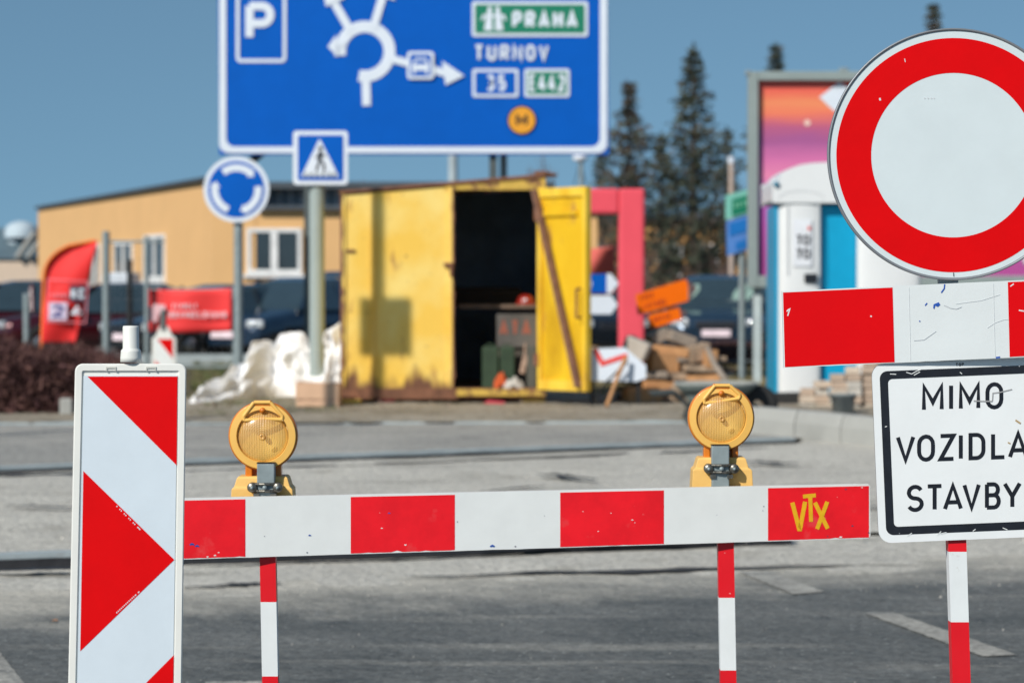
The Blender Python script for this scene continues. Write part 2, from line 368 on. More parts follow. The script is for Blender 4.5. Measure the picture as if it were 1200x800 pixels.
# granite kerb lines
KERB = mat('kerb_stone', S(160, 170, 172), .75, var=.12, vs=6, bump=.3, bs=40, stain=(.22, .22, .22), sa=.5, ss=5)
TAR = mat('bitumen', (.022, .022, .025), .55, var=.4, vs=8, bump=.4, bs=30)
def kerb(name, x0, y0, x1, y1, hgt, wid, tar, n=40):
    A = G(x0, y0); B = G(x1, y1); dr = (B - A); dr.z = 0; dr.normalize(); nn = Vector((-dr.y, dr.x, 0)); mb = MB()
    def row(off, lo, hi, wd, mi):
        pts = []
        for i in range(n + 1):
            p = A.lerp(B, i / n) + nn * (off + .015 * noise.noise(Vector((i * .7, 2, off)))); g = gz(p.y); hj = .012 * noise.noise(Vector((i * 1.1, 9, mi)))
            q = p + nn * wd
            pts += [(p.x, p.y, g + lo), (p.x, p.y, g + hi + hj), (q.x, q.y, g + hi + hj), (q.x, q.y, g + lo)]
        mb.add(pts, [(4 * i + k, 4 * i + k + 1, 4 * i + 5 + k, 4 * i + 4 + k) for i in range(n) for k in range(3)] + [(0, 1, 2, 3), (4 * n, 4 * n + 3, 4 * n + 2, 4 * n + 1)], mi)
    row(0, -.02, hgt, wid, 0)
    if tar: row(-.03, -.02, tar, .028, 1)
    return mb.build(name, [KERB, TAR], None, 'structure')
kerb('kerb', -300, 678, 925, 637, .085, .16, .06)
kerb('kerb', -300, 569, 932, 522, .07, .14, .045)
kerb('kerb', -300, 502, 880, 499, .05, .12, 0)
kerb('kerb', -300, 426, 395, 426, .16, .2, 0)
kerb('kerb', 700, 421, 1500, 421, .14, .2, 0)
# dark tar smears on the dusty sheet
def blot(pts, mt, dz, name='tar_patch'):
    mb = MB(); v = [G(x, y) for x, y in pts]
    for p in v: p.z = gz(p.y) + dz
    mb.sheet(v); return mb.build(name, mt, None, 'structure')
def smear(x0, y0, x1, y1, h, mt=TAR, dz=.055, seed=0):
    up = []; dn = []; n = 28
    for i in range(n + 1):
        t = i / n; x = x0 + (x1 - x0) * t; y = y0 + (y1 - y0) * t + noise.noise(Vector((t * 5, seed, 0))) * h * .8
        hh = h * (sin(pi * t) ** .6) * (.35 + .9 * abs(noise.noise(Vector((t * 9, seed + 5, 0))))) * .8 + .15
        up.append((x, y - hh)); dn.append((x, y + hh))
    return blot(up + dn[::-1], mt, dz)
smear(-60, 675, 190, 668, 2.6, dz=.03, seed=31); smear(215, 664, 700, 647, 2.2, dz=.03, seed=32); smear(560, 650, 930, 639, 1.4, dz=.03, seed=33)
smear(-60, 562, 230, 556, 2.4, dz=.03, seed=34); smear(200, 556, 620, 541, 1.7, dz=.03, seed=35); smear(560, 543, 900, 528, 1.8, dz=.03, seed=36)
smear(10, 600, 120, 604, 1.5, dz=.05, seed=37); smear(1000, 600, 1060, 604, 1.2, dz=.05, seed=38)
TARS = mat('dusty_tar_stain', (.05, .05, .05), .8, var=.4, vs=6)
smear(480, 677, 1000, 664, 3, dz=.012, seed=1, mt=TARS); smear(215, 690, 330, 684, 2.4, dz=.012, seed=2, mt=TARS)
smear(628, 563, 700, 569, 3.2, seed=3, mt=TARS); smear(870, 548, 935, 551, 2.4, seed=4, mt=TARS); smear(1060, 552, 1200, 556, 2.4, seed=7, mt=TARS); smear(560, 585, 640, 577, 2, seed=5, mt=TARS)
LINEP = ground_mat('worn_road_paint', S(176, 174, 166, .9), S(152, 150, 144, .9), S(120, 121, 119, .9), 3.5, .4, streak=S(122, 123, 121, .9), grain=.8)
def marking(pts):
    q = []
    for k, (a, b) in enumerate(zip(pts, pts[1:] + pts[:1])):
        m = 26
        for i in range(m):
            u = i / m; q.append((a[0] + (b[0] - a[0]) * u + 2.6 * noise.noise(Vector((i * .9, k * 7, a[0]))), a[1] + (b[1] - a[1]) * u + .9 * noise.noise(Vector((i * .8, k * 5, a[1])))))
    blot(q, LINEP, .006, 'road_marking')
marking([(866, 671), (900, 670), (966, 694), (930, 697)]); marking([(1013, 719), (1046, 718), (1192, 768), (1152, 770)])
marking([(-60, 715), (-2, 763), (32, 806), (58, 850), (-60, 850)]); marking([(240, 800), (310, 799), (315, 803), (245, 806)])
# loose gravel: uncountable
STONE = mat('loose_stone', S(170, 166, 158), .85, var=.35, vs=3)
def scatter(name, n, region, r0, r1, mt, dz=.0, flat=.6):
    mb = MB()
    for _ in range(n):
        x = random.uniform(region[0], region[2]); y = random.uniform(region[1], region[3]); p = G(x, y); p.z = gz(p.y) + dz
        r = random.uniform(r0, r1) * random.choice((.6, .8, 1)); q = [Vector((random.uniform(-1, 1), random.uniform(-1, 1), random.uniform(.3, 1) * flat)) * r for _ in range(3)]
        a = random.uniform(0, 6.3); base = [p + Vector((cos(a + k * 2.09) * r, sin(a + k * 2.09) * r, 0)) for k in range(3)]; top = p + Vector((0, 0, r * flat * 1.6)) + q[0] * .3
        mb.add(base + [top], [(0, 1, 3), (1, 2, 3), (2, 0, 3)])
    o = mb.build(name, mt); o['kind'] = 'stuff'; return o
scatter('gravel', 300, (-20, 655, 1220, 700), .004, .010, STONE, .0)
scatter('gravel', 150, (-20, 690, 1220, 830), .002, .006, STONE, .0)
scatter('gravel', 420, (-20, 520, 1220, 640), .01, .022, STONE, .02)
scatter('rubble', 420, (200, 474, 1220, 499), .012, .034, mat('verge_stone', S(132, 124, 108), .9, var=.4), .05)
LEAF = mat('dry_leaf', (.65, .28, .12), .7)
mb = MB(); p = G(63, 729); mb.add([p + Vector(v) for v in ((-.018, 0, .004), (-.008, -.02, .012), (.012, -.014, .016), (.02, .006, .006), (.008, .024, .014), (-.01, .018, .01))], [(0, 1, 2, 3, 4, 5)])
solo(mb, 'leaf', LEAF, 'small dry orange leaf lying on the asphalt beside the white road line', 'leaf', p)

# ------------------------------------------------------------------ guide beacon
def beacon():
    d = 7.4; th = .032; a = radians(1.0); c0 = (150, 640)
    R = lambda pts: [rot2(p, c0, a * 1) for p in pts]
    # the photo's outline leans: top to the right
    fl = lambda y: 88 - (y - 428) * .0215; fr = lambda y: 218.5 - (y - 428) * .0145
    def X(u, y): return fl(y) + (fr(y) - fl(y)) * u
    base = P(150, 1010, d); base.z = 0
    t = thing('guide_beacon', 'tall white guide beacon panel with red arrow in front of the barrier', 'traffic beacon', (base.x, d, 0))
    # frame: outer rim as ring
    y0, y1 = 426, 905
    def ring(inset, dd):
        out = []
        for (u, y) in rrect(0, 0, 1, 1, .0, 1): pass
        pts = rrect(0 + inset, y0 + inset, 130 - inset, y1 - inset, max(2, 9 - inset), 6)
        return [P(X(x / 130, y), y, dd) for x, y in pts]
    mb = MB(); rings = [ring(1.2, d + th), ring(0, d + th - .003), ring(0, d + .003), ring(1.3, d), ring(8.0, d), ring(9.3, d + .005), ring(11, d + .006)]
    n = len(rings[0])
    for A, B in zip(rings, rings[1:]): mb.add(A + B, [(i, (i + 1) % n, n + (i + 1) % n, n + i) for i in range(n)], 0, True)
    mb.sheet(rings[0]); mb.sheet(rings[-1])
    # side groove that shows along the left edge
    fr_ = mb.build('frame', PLASTIC, t)
    mb = MB()
    for cx in (130, 177):
        for k, (xa, xb, ya, yb) in enumerate(((cx - 6, cx + 6, 429.6, 431.6), (cx - 6, cx - 4.4, 431.6, 434.5), (cx + 4.4, cx + 6, 431.6, 434.5))):
            mb.prism([P(xa, ya, d - .0025), P(xb, ya, d - .0025), P(xb, yb, d - .0025), P(xa, yb, d - .0025)], .004)
    mb.build('slot_rib', mat('grey_plastic', S(186, 186, 178), .5), fr_)
    mb = MB(); W = lambda x, y, k=0: P(x, y, d + .003 - k * .0002)
    mb.prism([P(X(.078, 440), 440, d + .003), P(X(.922, 440), 440, d + .003), P(X(.922, 892), 892, d + .003), P(X(.078, 892), 892, d + .003)], .002, 0)
    e = d + .0022; Q = lambda pts: [P(x, y, e) for x, y in pts]
    mb.sheet(Q([(102.5, 441), (208, 441), (207, 545)]), 1)
    mb.sheet(Q([(97.6, 551.5), (204.3, 655.5), (94, 762.5)]), 1)
    mb.sheet(Q([(203.6, 767), (201.5, 880), (91, 880)]), 1)
    # maker's fine print along the arrow edges
    for (xa, ya, xb, yb) in ((138, 591, 166, 619), (136, 721, 165, 694)):
        for i in range(16):
            if random.random() < .25: continue
            u = i / 16; v = u + .035 + (.02 if i > 12 else 0)
            p1 = (xa + (xb - xa) * u - 1.5, ya + (yb - ya) * u + (1.5 if yb > ya else -1.5)); p2 = (xa + (xb - xa) * v - 1.5, ya + (yb - ya) * v + (1.5 if yb > ya else -1.5))
            mb.ribbon([p1, p2], 1.4, lambda x, y: P(x, y, e - .0004), 0)
    mb.build('reflective_panel', [mat('beacon_white', S(205, 216, 224), .38, var=.03, vs=8, bump=.025, bs=60, fleck=(.8, .8, .8), fs=40, ft=.77), RED], t)
    mb = MB(); c = P(153.5, 424, d + th / 2)
    mb.lathe((c.x, c.y, c.z), [(.0, .0001), (.0275, 0), (.0275, .012), (.0262, .026), (.0262, .030), (.022, .034), (.0212, .036), (.0212, .090), (.020, .094), (.0, .0945)], 'Z', 40)
    mb.build('lamp_socket', PLASTIC, t)
    mb = MB(); mb.bbox((base.x, d + .02, .06), (.42, .8, .12), .02)
    mb.build('foot_plate', mat('recycled_rubber', (.03, .03, .03), .85, bump=.5), t)
    mb = MB(); q = P(150, 900, d + th / 2); mb.box((q.x, q.y, (q.z + .1) / 2 + .01), (.06, .04, q.z - .08)); mb.build('stem', PLASTIC, t)
beacon()

# ------------------------------------------------------------------ lower barrier with posts
KB = (9.05 - 8.7) / 800
def DB(x): return 8.7 + KB * (x - 218)
def barrier():
    top = lambda x: 583.5 - (x - 218) * .0212; bot = lambda x: 655 - (x - 218) * .0308
    b0 = GX(580, DB(580))
    t = thing('road_barrier', 'low road barrier with red and white striped board on two posts', 'barrier', b0)
    xs = [165, 287.5, 411, 533, 656.5, 778, 900, 1019.5]; mb = MB()
    n = 60; th = .022
    pts = [(165, top(165))] + [(165 + (1017 - 165) * i / n, top(165 + (1017 - 165) * i / n)) for i in range(1, n)] + [(1017, top(1017)), (1019.5, top(1019) + 2.5), (1020, bot(1019) - 3), (1017.5, bot(1017))]
    pts += [(165 + (1017 - 165) * i / n, bot(165 + (1017 - 165) * i / n) + .5 * noise.noise(Vector((i * .6, 4, 0)))) for i in range(n - 1, -1, -1)]
    tops = pts[:n] + [pts[n]]; bots = pts[n + 4:][::-1]; bots = [(165, bot(165))] + bots[1:] if len(bots) > n else bots
    m0 = min(len(tops), len(bots)); tops = tops[:m0]; bots = bots[:m0]
    for k in range(m0 - 1): mb.sheet([P(x, y, DB(x)) for x, y in (tops[k], tops[k + 1], bots[k + 1], bots[k])], 0)
    e0 = [tops[-1]] + pts[n:n + 4] + [bots[-1]]
    mb.sheet([P(x, y, DB(x)) for x, y in e0], 0)
    ol = [P(x, y, DB(x)) for x, y in tops + pts[n + 1:n + 4] + bots[::-1]]; no = len(ol); bkk = [p + Vector((0, th, 0)) for p in ol]
    mb.add(ol + bkk, [(i, i + no, (i + 1) % no + no, (i + 1) % no) for i in range(no)], 2)
    mb.add(bkk, [list(range(no))], 2)
    for i, (a, b) in enumerate(zip(xs, xs[1:])):
        if i % 2: continue
        A = [(a, top(a) + 2.6)]; m = 18
        R = []; 
        for k in range(m + 1): u = a + (b - a - (1.2 if i == 6 else 0)) * k / m; A.append((u, top(u) + 2.6))
        for k in range(m, -1, -1): u = a + (b - a - (1.2 if i == 6 else 0)) * k / m; R.append((u, bot(u) - .9 - (abs(noise.noise(Vector((u * .5, i, 2)))) ** 3) * 9))
        jag = lambda x, ys: [(x + .45 * noise.noise(Vector((yy * .35, x, 0))), yy) for yy in ys]
        right = jag(A[-1][0], [A[-1][1] + 8 * q for q in range(1, 8)]); left = jag(a, [A[0][1] + 8 * q for q in range(7, 0, -1)])
        A2 = A[1:]; R2 = R[::-1]
        for k in range(m): mb.sheet([P(x, y, DB(x) - .0007) for x, y in (A2[k], A2[k + 1], R2[k + 1], R2[k])], 1)
    # top lip catches the light
    board = mb.build('board', [WHITE, REDLITE, mat('barrier_edge', S(225, 222, 216), .5, stain=(.05, .05, .1), sa=.45, ss=40)], t)
    W = lambda x, y, k=0: P(x, y, DB(x) - .0013 - k * .0002)
    YP = mat('yellow_spray_paint', (.85, .47, .01), .5, var=.1, vs=60)
    mb = MB(); mb.ribbon([(928.5, 588.5), (936.5, 619.5), (937.5, 619.5), (943.5, 587.5)], 5, W)
    mb.ribbon([(941, 581.5), (956, 580)], 4.6, W); mb.ribbon([(949.5, 583), (950.5, 611)], 4.6, lambda x, y: W(x, y, 1))
    mb.ribbon([(955, 588.5), (970, 619)], 4.8, lambda x, y: W(x, y, 2)); mb.ribbon([(969.5, 587.5), (957.5, 619.5)], 4.8, lambda x, y: W(x, y, 3))
    mb.build('painted_lettering', YP, board)
    BL = mat('blue_paint_fleck', (.01, .08, .4), .5); DK = mat('dark_scuff', (.06, .06, .12), .6); WF = mat('chipped_paint', (.8, .8, .8), .6)
    mb = MB()
    for (x, y, s) in ((577, 639.5, 2.2), (225, 637.5, 2.2), (231, 639.5, 2), (363, 627, 1.3), (456, 601, 1.2)):
        mb.sheet([W(x + s * cos(a) * 1.4, y + s * sin(a) * (.6 + .3 * sin(3 * a))) for a in [k * .785 for k in range(8)]], 0)
    for (x, y, s) in ((310, 628, 1), (360, 647, 1.4), (536, 611, 1.1), (638, 604, .8), (895, 593, 1.1), (894, 598, .9), (991, 573, 1.6), (999, 616, 1.8), (840, 603, .7), (1018, 624, 1.5), (970, 628, 1.2), (604, 640, 1.5)):
        mb.sheet([W(x + s * .75 * cos(a), y + s * .75 * sin(a) * (.6 + .3 * sin(a * 3 + x))) for a in [k * .785 for k in range(8)]], 1)
    for (x, y, s) in ((447.5, 618.5, 1.6), (475, 638, 2), (741, 609, 1.7), (744, 612, 1), (716, 601, 1.1), (683, 599, 1), (252, 650.5, 2), (256, 647, 1.5), (243, 652, 1.8), (701, 622, 1.3), (1010, 571, 1.5), (985, 629, 2.4)):
        mb.sheet([W(x + s * .62 * cos(a) * 1.3, y + s * .62 * sin(a) * (.6 + .35 * sin(a * 3 + x))) for a in [k * .785 for k in range(8)]], 2)
    mb.build('paint_chip', [BL, DK, WF], board)
    # posts
    for px, dx, bands, ytop, tl in ((312.5, DB(312) + .024, [(646, 705), (792, 875)], 543, .018), (850, DB(850) + .024, [(626, 700), (785, 868)], 522, .02)):
        s = F / dx; hw = 9.3 / s; mb = MB(); pl = P(px, 600, dx); py_ = dx + hw
        def Z(y): return P(px, y, dx).z
        zb = gz(dx) + .1
        xat = lambda z: pl.x + (pl.z - z) * tl
        ys = [636]; cur = []
        segs = []; yy = [600]
        for a, b in bands: yy += [a, b]
        yy = sorted(set(yy)); zs = [Z(y) for y in yy] + [zb]
        cols = []
        for i, (z1, z0) in enumerate(zip(zs, zs[1:])):
            y1 = yy[i]; red = any(a <= y1 < b for a, b in bands); cols.append((z1, z0, 1 if red else 0))
        for z1, z0, mi in cols:
            q = [(xat(z) + sx * hw, py_ + sy * hw, z) for z in (z1, z0) for sx, sy in ((-1, -1), (1, -1), (1, 1), (-1, 1))]
            mb.add(q, [(i, (i + 1) % 4, 4 + (i + 1) % 4, 4 + i) for i in range(4)], mi)
        p = mb.build('post', [mat('post_white', S(222, 226, 226), .45, var=.04, vs=12, stain=(.5, .47, .4), sa=.4, ss=12, fleck=(.25, .2, .15), fs=60, ft=.74), mat('post_red', (.74, .004, .012), .4, var=.08, fleck=(.8, .4, .4), fs=50, ft=.72)], t)
        # galvanised upper tube
        mb = MB(); cx = px - (1 if px < 500 else 5.5); q0 = P(cx, 606, dx); q1 = P(cx - .3, ytop, dx); hw2 = 10.3 / s
        mb.bbox(((q0.x + q1.x) / 2, dx + hw2 + .001, (q0.z + q1.z) / 2), (hw2 * 2, hw2 * 2, q1.z - q0.z), .003)
        mb.box(((q1.x), dx + hw2 + .001, q1.z + .0012), (hw2 * 2.05, hw2 * 2.05, .003), 1)
        mb.build('tube_end', [GALV, DARKM], p)
        # clamp with two bolts
        mb = MB(); yc = 571 if px < 500 else 549; cxp = px - 2 if px < 500 else px - 4.5
        for k, off in enumerate((-6.5, 6.5)):
            z = P(cxp, yc + off * .62, dx).z
            mb.path([(P(cxp, yc, dx).x + hw2 * 1.6 * cos(a) , dx + hw2 - .0 - hw2 * 1.35 * sin(a), z) for a in [pi * j / 8 for j in range(9)]], .0048, 6)
        for sx in (-1, 1):
            c = P(cxp + sx * 15, yc, dx); mb.lathe((c.x, dx - .004, c.z), [(0, -.004), (.0125, -.004), (.0155, .0), (.0155, .028), (0, .03)], 'Y', 16)
            mb.lathe((c.x, dx - .012, c.z), [(0, -.006), (.005, -.005), (.0055, .004), (.0055, .008)], 'Y', 8, 1)
            c2 = P(cxp + sx * 10, yc + 9, dx); mb.box((c2.x, dx + .01, c2.z), (.018, .03, .012))
        c = P(cxp, yc, dx); mb.lathe((c.x, dx - .008, c.z), [(0, -.007), (.007, -.006), (.008, .0), (.008, .01)], 'Y', 8, 1)
        mb.build('clamp', [mat('tarnished_clamp', (.20, .19, .165), .35, .8, var=.4, vs=80), GALV], p)
        mb = MB(); mb.bbox((xat(.1), py_, gz(dx) + .055), (.4, .75, .11), .02); mb.build('foot_plate', _m['recycled_rubber'], t)
barrier()

# ------------------------------------------------------------------ warning lamps
def lamp(px, py, rp, tilt, boxp, label):
    d = DB(px) + .105; s = F / d; c = P(px, py, d); r = rp / s
    t = thing('warning_lamp', label, 'warning lamp', (c.x, d, P(px, boxp[-1], d).z), 'amber warning lamps on the barrier')
    T = Matrix.Rotation(tilt, 4, 'Y')
    mb = MB(); mb.lathe((c.x, d, c.z), [(0, .036), (r * .8, .034), (r * .97, .02), (r, .006), (r, -.022), (r * .985, -.028), (r * .95, -.029)], 'Y', 56)
    # neck
    for sx in (-1, 1): mb.bbox((c.x + sx * r * .42, d + .005, c.z - r * 1.03), (r * .2, .05, r * .42), .004)
    mb.box((c.x, d + .02, c.z - r * 1.0), (r * .9, .022, r * .5))
    hs = mb.build('housing', AMBER, t)
    mb = MB()
    for A_, B_ in (((r * .96, -.029), (r * .945, -.036)), ((r * .945, -.036), (r * .76, -.0375)), ((r * .76, -.0375), (r * .735, -.026))): mb.lathe((c.x, d, c.z), [A_, B_], 'Y', 56)
    mb.build('rim', YELLOWP, t)
    mb = MB(); prof = [(r * .735, -.022)] + [(r * .72 * cos(a), -.022 - .030 * sin(a)) for a in [radians(10 * k) for k in range(0, 9)]] + [(.0, -.0522)]
    mb.lathe((c.x + .0, d, c.z - r * .03), prof, 'Y', 56)
    mb.lathe((c.x, d - .052, c.z - r * .02), [(r * .10, 0.002), (r * .09, -.003), (r * .04, -.004), (r * .03, -.0015), (0, -.001)], 'Y', 20)
    mb.build('lens', LENS, t)
    mb = MB(); mb.lathe((c.x, d, c.z), [(r * .73 * k / 10, -.0225 + .034 * (1 - (k / 10) ** 2)) for k in range(0, 11)], 'Y', 48); mb.build('reflector', REFL, t)
    mb = MB(); mb.lathe((c.x, d - .012, c.z), [(0, -.012), (.006, -.010), (.0085, 0), (.006, .02), (.006, .03)], 'Y', 14); mb.build('bulb', mat('dark_bulb', (.25, .16, .05), .2), t)
    # carrying handle
    mb = MB(); k = r / 40
    hp = [(-10, 38), (-22, 22), (-21, 17.5), (0, 19.5), (22, 18.5), (23, 22), (9, 38)]
    if tilt: hp = [(-8, 38), (-21, 22), (-20, 17), (0, 19.5), (21, 23), (22, 27), (10, 38)]
    pts = [Vector((c.x + x * k, d - .036, c.z + y * k * 1.02)) for x, y in hp]
    mb.path(pts + [pts[0]], 2.3 * k, 8)
    mb.build('handle', YELLOWP, t)
    mb = MB(); mb.bbox((c.x + 0 * k, d - .022, c.z + 37.5 * k), (20 * k, .03, 7 * k), .003); mb.lathe((c.x, d - .04, c.z + 29.5 * k), [(0, -.004), (3 * k, -.003), (3.6 * k, .004), (3.6 * k, .014)], 'Y', 12)
    mb.bbox((c.x, d - .026, c.z + 33 * k), (6.5 * k, .016, 9 * k), .002)
    mb.build('latch', mat('deep_amber', (.62, .17, .01), .4), t)
    # battery case: stepped trapezoid
    x0, x1, x2, x3, ya, yb, yc_, ye = boxp[:8]
    def loft(secs, mi=0):
        mb2 = MB(); vs = []
        for (xa, xb, y, inset) in secs:
            A = P(xa, y, d); B = P(xb, y, d); vs += [(A.x, d - .045 + inset, A.z), (B.x, d - .045 + inset, B.z), (B.x, d + .075 - inset, B.z), (A.x, d + .075 - inset, A.z)]
        n = len(secs); mb2.add(vs, [(4 * i + j, 4 * i + (j + 1) % 4, 4 * i + 4 + (j + 1) % 4, 4 * i + 4 + j) for i in range(n - 1) for j in range(4)] + [(0, 1, 2, 3), tuple(4 * n - 4 + q for q in (3, 2, 1, 0))]); return mb2
    m2 = loft([(x1 + 2, x2 - 2, ya, .008), (x1, x2, ya + 2, .003), (x1 - 3, x2 + 3, yb, 0), (x0 + 2, x3 - 2, yb + .8, -.003), (x0, x3, yb + 3, -.004), (x0 - 1, x3 + 1, yc_, -.004), (x0 - 1.5, x3 + 1.5, ye, -.004)])
    # keep the case behind the post
    m2.v = [Vector((v.x, v.y + .0, v.z)) for v in m2.v]
    o = m2.build('battery_case', BOXYEL, t)
    bv = o.modifiers.new('bevel', 'BEVEL'); bv.width = .003; bv.segments = 2
lamp(309, 510, 40.5, 0, (273, 279, 338, 344, 557, 569, 590, 640, 640), 'amber round warning lamp above left post of the barrier')
lamp(844.5, 489, 39, 1, (811, 817, 873, 880, 535, 547, 570, 625, 625), 'amber round warning lamp above right post of the barrier, near the painted letters')

# ------------------------------------------------------------------ right sign assembly
DS = 7.93
def sign_right():
    base = GX(1131, DS); t = thing('traffic_sign', 'round red ringed prohibition sign over white text plate on striped post', 'traffic sign', (base.x, DS, 0))
    c = P(1117, 181, DS); s = F / DS; R = 147.3 / s
    mb = MB(); mb.lathe((c.x, DS, c.z), [(0, .012), (R * .96, .012), (R * .99, .016), (R, .012), (R, -.004), (R * .992, -.0055), (R * .984, -.004), (R * .980, -.0005), (R * .978, 0)], 'Y', 128)
    disc = mb.build('rim', mat('sign_back_grey', (.26, .28, .30), .45, .4), t)
    mb = MB(); n = 128
    def ringf(r0, r1, e, mi):
        vs = [(c.x + r * cos(2 * pi * i / n), DS + e, c.z + r * sin(2 * pi * i / n)) for r in (r0, r1) for i in range(n)]
        mb.add(vs, [(i, (i + 1) % n, n + (i + 1) % n, n + i) for i in range(n)], mi)
    vs = [(c.x + R * .979 * cos(2 * pi * i / n), DS, c.z + R * .979 * sin(2 * pi * i / n)) for i in range(n)]; mb.add(vs, [list(range(n))], 0)
    c = P(1117, 182, DS)
    ringf(R * .652, R * .929, -.0006, 1)
    WW = mat('sign_face_white', S(208, 218, 220), .36, var=.03, vs=6, bump=.025, bs=60, fleck=(.6, .62, .62), fs=24, ft=.80)
    face = mb.build('sign_face', [WW, RED], t)
    mb = MB(); W = lambda x, y, k=0: P(x, y, DS - .0012)
    mb.ribbon([(1117.5, 319.5), (1117.8, 324)], 1, W); mb.ribbon([(1031, 115), (1031.5, 118)], 2, W, 1); mb.ribbon([(1060, 69), (1061, 73)], .9, W, 1)
    for x in (1083, 1087, 1091, 1094): mb.ribbon([(x, 114.5), (x + 1, 116)], 1.4, W, 2)
    mb.build('sticker', [BLACK, WW, mat('faint_grey', (.62, .64, .66), .6)], face)
    # text plate
    a = radians(2.6); cc = (1129.5, 527); 
    Rr = lambda x, y: rot2((x, y), cc, a * .92)
    W0 = lambda x, y, e: P(*Rr(x, y), DS - e)
    mb = MB(); out = rrect(1025.5, 422, 1233.5, 632, 15, 7)
    mb.prism([W0(x, y, .002) for x, y in out], .009, 0, 1)
    plate = mb.build('text_plate', [mat('plate_white', S(228, 231, 231), .36, var=.03, vs=7, bump=.025, bs=60, fleck=(.5, .52, .52), fs=26, ft=.775), mat('plate_edge', (.30, .32, .33), .45, .5)], t)
    mb = MB(); i1 = rrect(1034.5, 431, 1224.5, 623, 9, 7); i2 = rrect(1044, 440.5, 1215, 613.5, 5, 7); n = len(i1)
    mb.add([W0(x, y, .0027) for x, y in i1] + [W0(x, y, .0027) for x, y in i2], [(i, (i + 1) % n, n + (i + 1) % n, n + i) for i in range(n)])
    mb.build('black_border', BLACK, plate)
    mb = MB(); Wt = lambda x, y, k=0: P(*rot2((x, y), cc, 0), DS - .0027 - .00015 * k); sl = .033
    INK = mat('black_lettering', (.006, .008, .014), .45, var=.2)
    f = lambda v, o=880: v / 3.334 + o
    def ln(ws, yb):
        x00 = f(ws[0][1])
        for ch, a_, b_ in ws: letter(mb, ch, f(a_), yb - sl * (f(a_) - x00), f(b_) - f(a_), 31.8, 4.7, Wt, 0, sl)
    ln([('M', 668, 753), ('I', 774, 789), ('M', 812, 896), ('O', 916, 986)], 482.2)
    ln([('V', 566, 642), ('O', 649, 719), ('Z', 733, 799), ('I', 812, 827), ('D', 850, 916), ('L', 938, 998), ('A', 1004, 1084)], 541.8)
    ln([('S', 608, 675), ('T', 683, 752), ('A', 750, 828), ('V', 826, 898), ('B', 914, 976), ('Y', 984, 1058)], 599.8)
    word(mb, 'TOP', 1120, 1129.5, 429.2, 4.2, .8, lambda x, y, k=0: P(x, y, DS - .0029 - .0001 * k), 0, sl)
    mb.build('lettering', INK, plate)
    GR = mat('scratch_grey', (.36, .36, .36), .6); mb = MB(); Ws = lambda x, y, k=0: P(x, y, DS - .0034)
    mb.ribbon([(1141, 469.5), (1154, 470), (1163, 470)], 1.5, Ws); mb.ribbon([(1163, 469.5), (1163.5, 460.5), (1172, 459.5), (1186, 456)], 1.3, Ws)
    mb.ribbon([(1190, 492), (1196, 496)], 2, Ws, 1); mb.ribbon([(1181, 518), (1184, 519.5)], 1.5, Ws, 1)
    # white gouges in the black border
    for q in ([(1062, 436), (1070, 438.5), (1077, 434.5), (1083, 432)], [(1071, 439.5), (1080, 434.5)], [(1043, 438), (1052, 438.5)], [(1125, 436), (1128, 438.5)], [(1063, 628), (1070, 623)], [(1098, 627), (1104, 621)], [(1102, 625), (1111, 623)], [(1140, 622), (1144, 619)], [(1175, 618), (1182, 621)], [(1037, 500), (1040, 499)]):
        mb.ribbon([(q[0][0] + (x_ - q[0][0]) * .8, q[0][1] + (y_ - q[0][1]) * .8) for x_, y_ in q], .9, Ws, 2)
    mb.build('scratch', [GR, mat('tan_scratch', (.45, .32, .16), .6), WHITE], plate)
    # post
    mb = MB(); hw = 10.6 / s; dy = DS + .009 + hw; tl = .034
    p1 = P(1122.5, 635, DS); yy = [(60, 0), (600, 1), (646.5, 0), (729, 1), (830, 0), (912, 1), (990, 0)]
    zs = [P(1120, y, DS).z for y, _ in yy]; zs.append(.1)
    for (z1, z0, (_, mi)) in zip(zs, zs[1:], yy):
        q = [(p1.x + (p1.z - z) * tl + sx * hw, dy + sy * hw, z) for z in (z1, z0) for sx, sy in ((-1, -1), (1, -1), (1, 1), (-1, 1))]
        mb.add(q, [(i, (i + 1) % 4, 4 + (i + 1) % 4, 4 + i) for i in range(4)] + ([(0, 1, 2, 3)] if z1 == zs[0] else []), 2 if z1 == zs[0] else mi)
    mb.build('post', [_m['post_white'], _m['post_red'], GALV], t)
    mb = MB(); mb.bbox((p1.x + p1.z * tl, dy, .06), (.42, .8, .12), .02); mb.build('foot_plate', _m['recycled_rubber'], t)
sign_right()
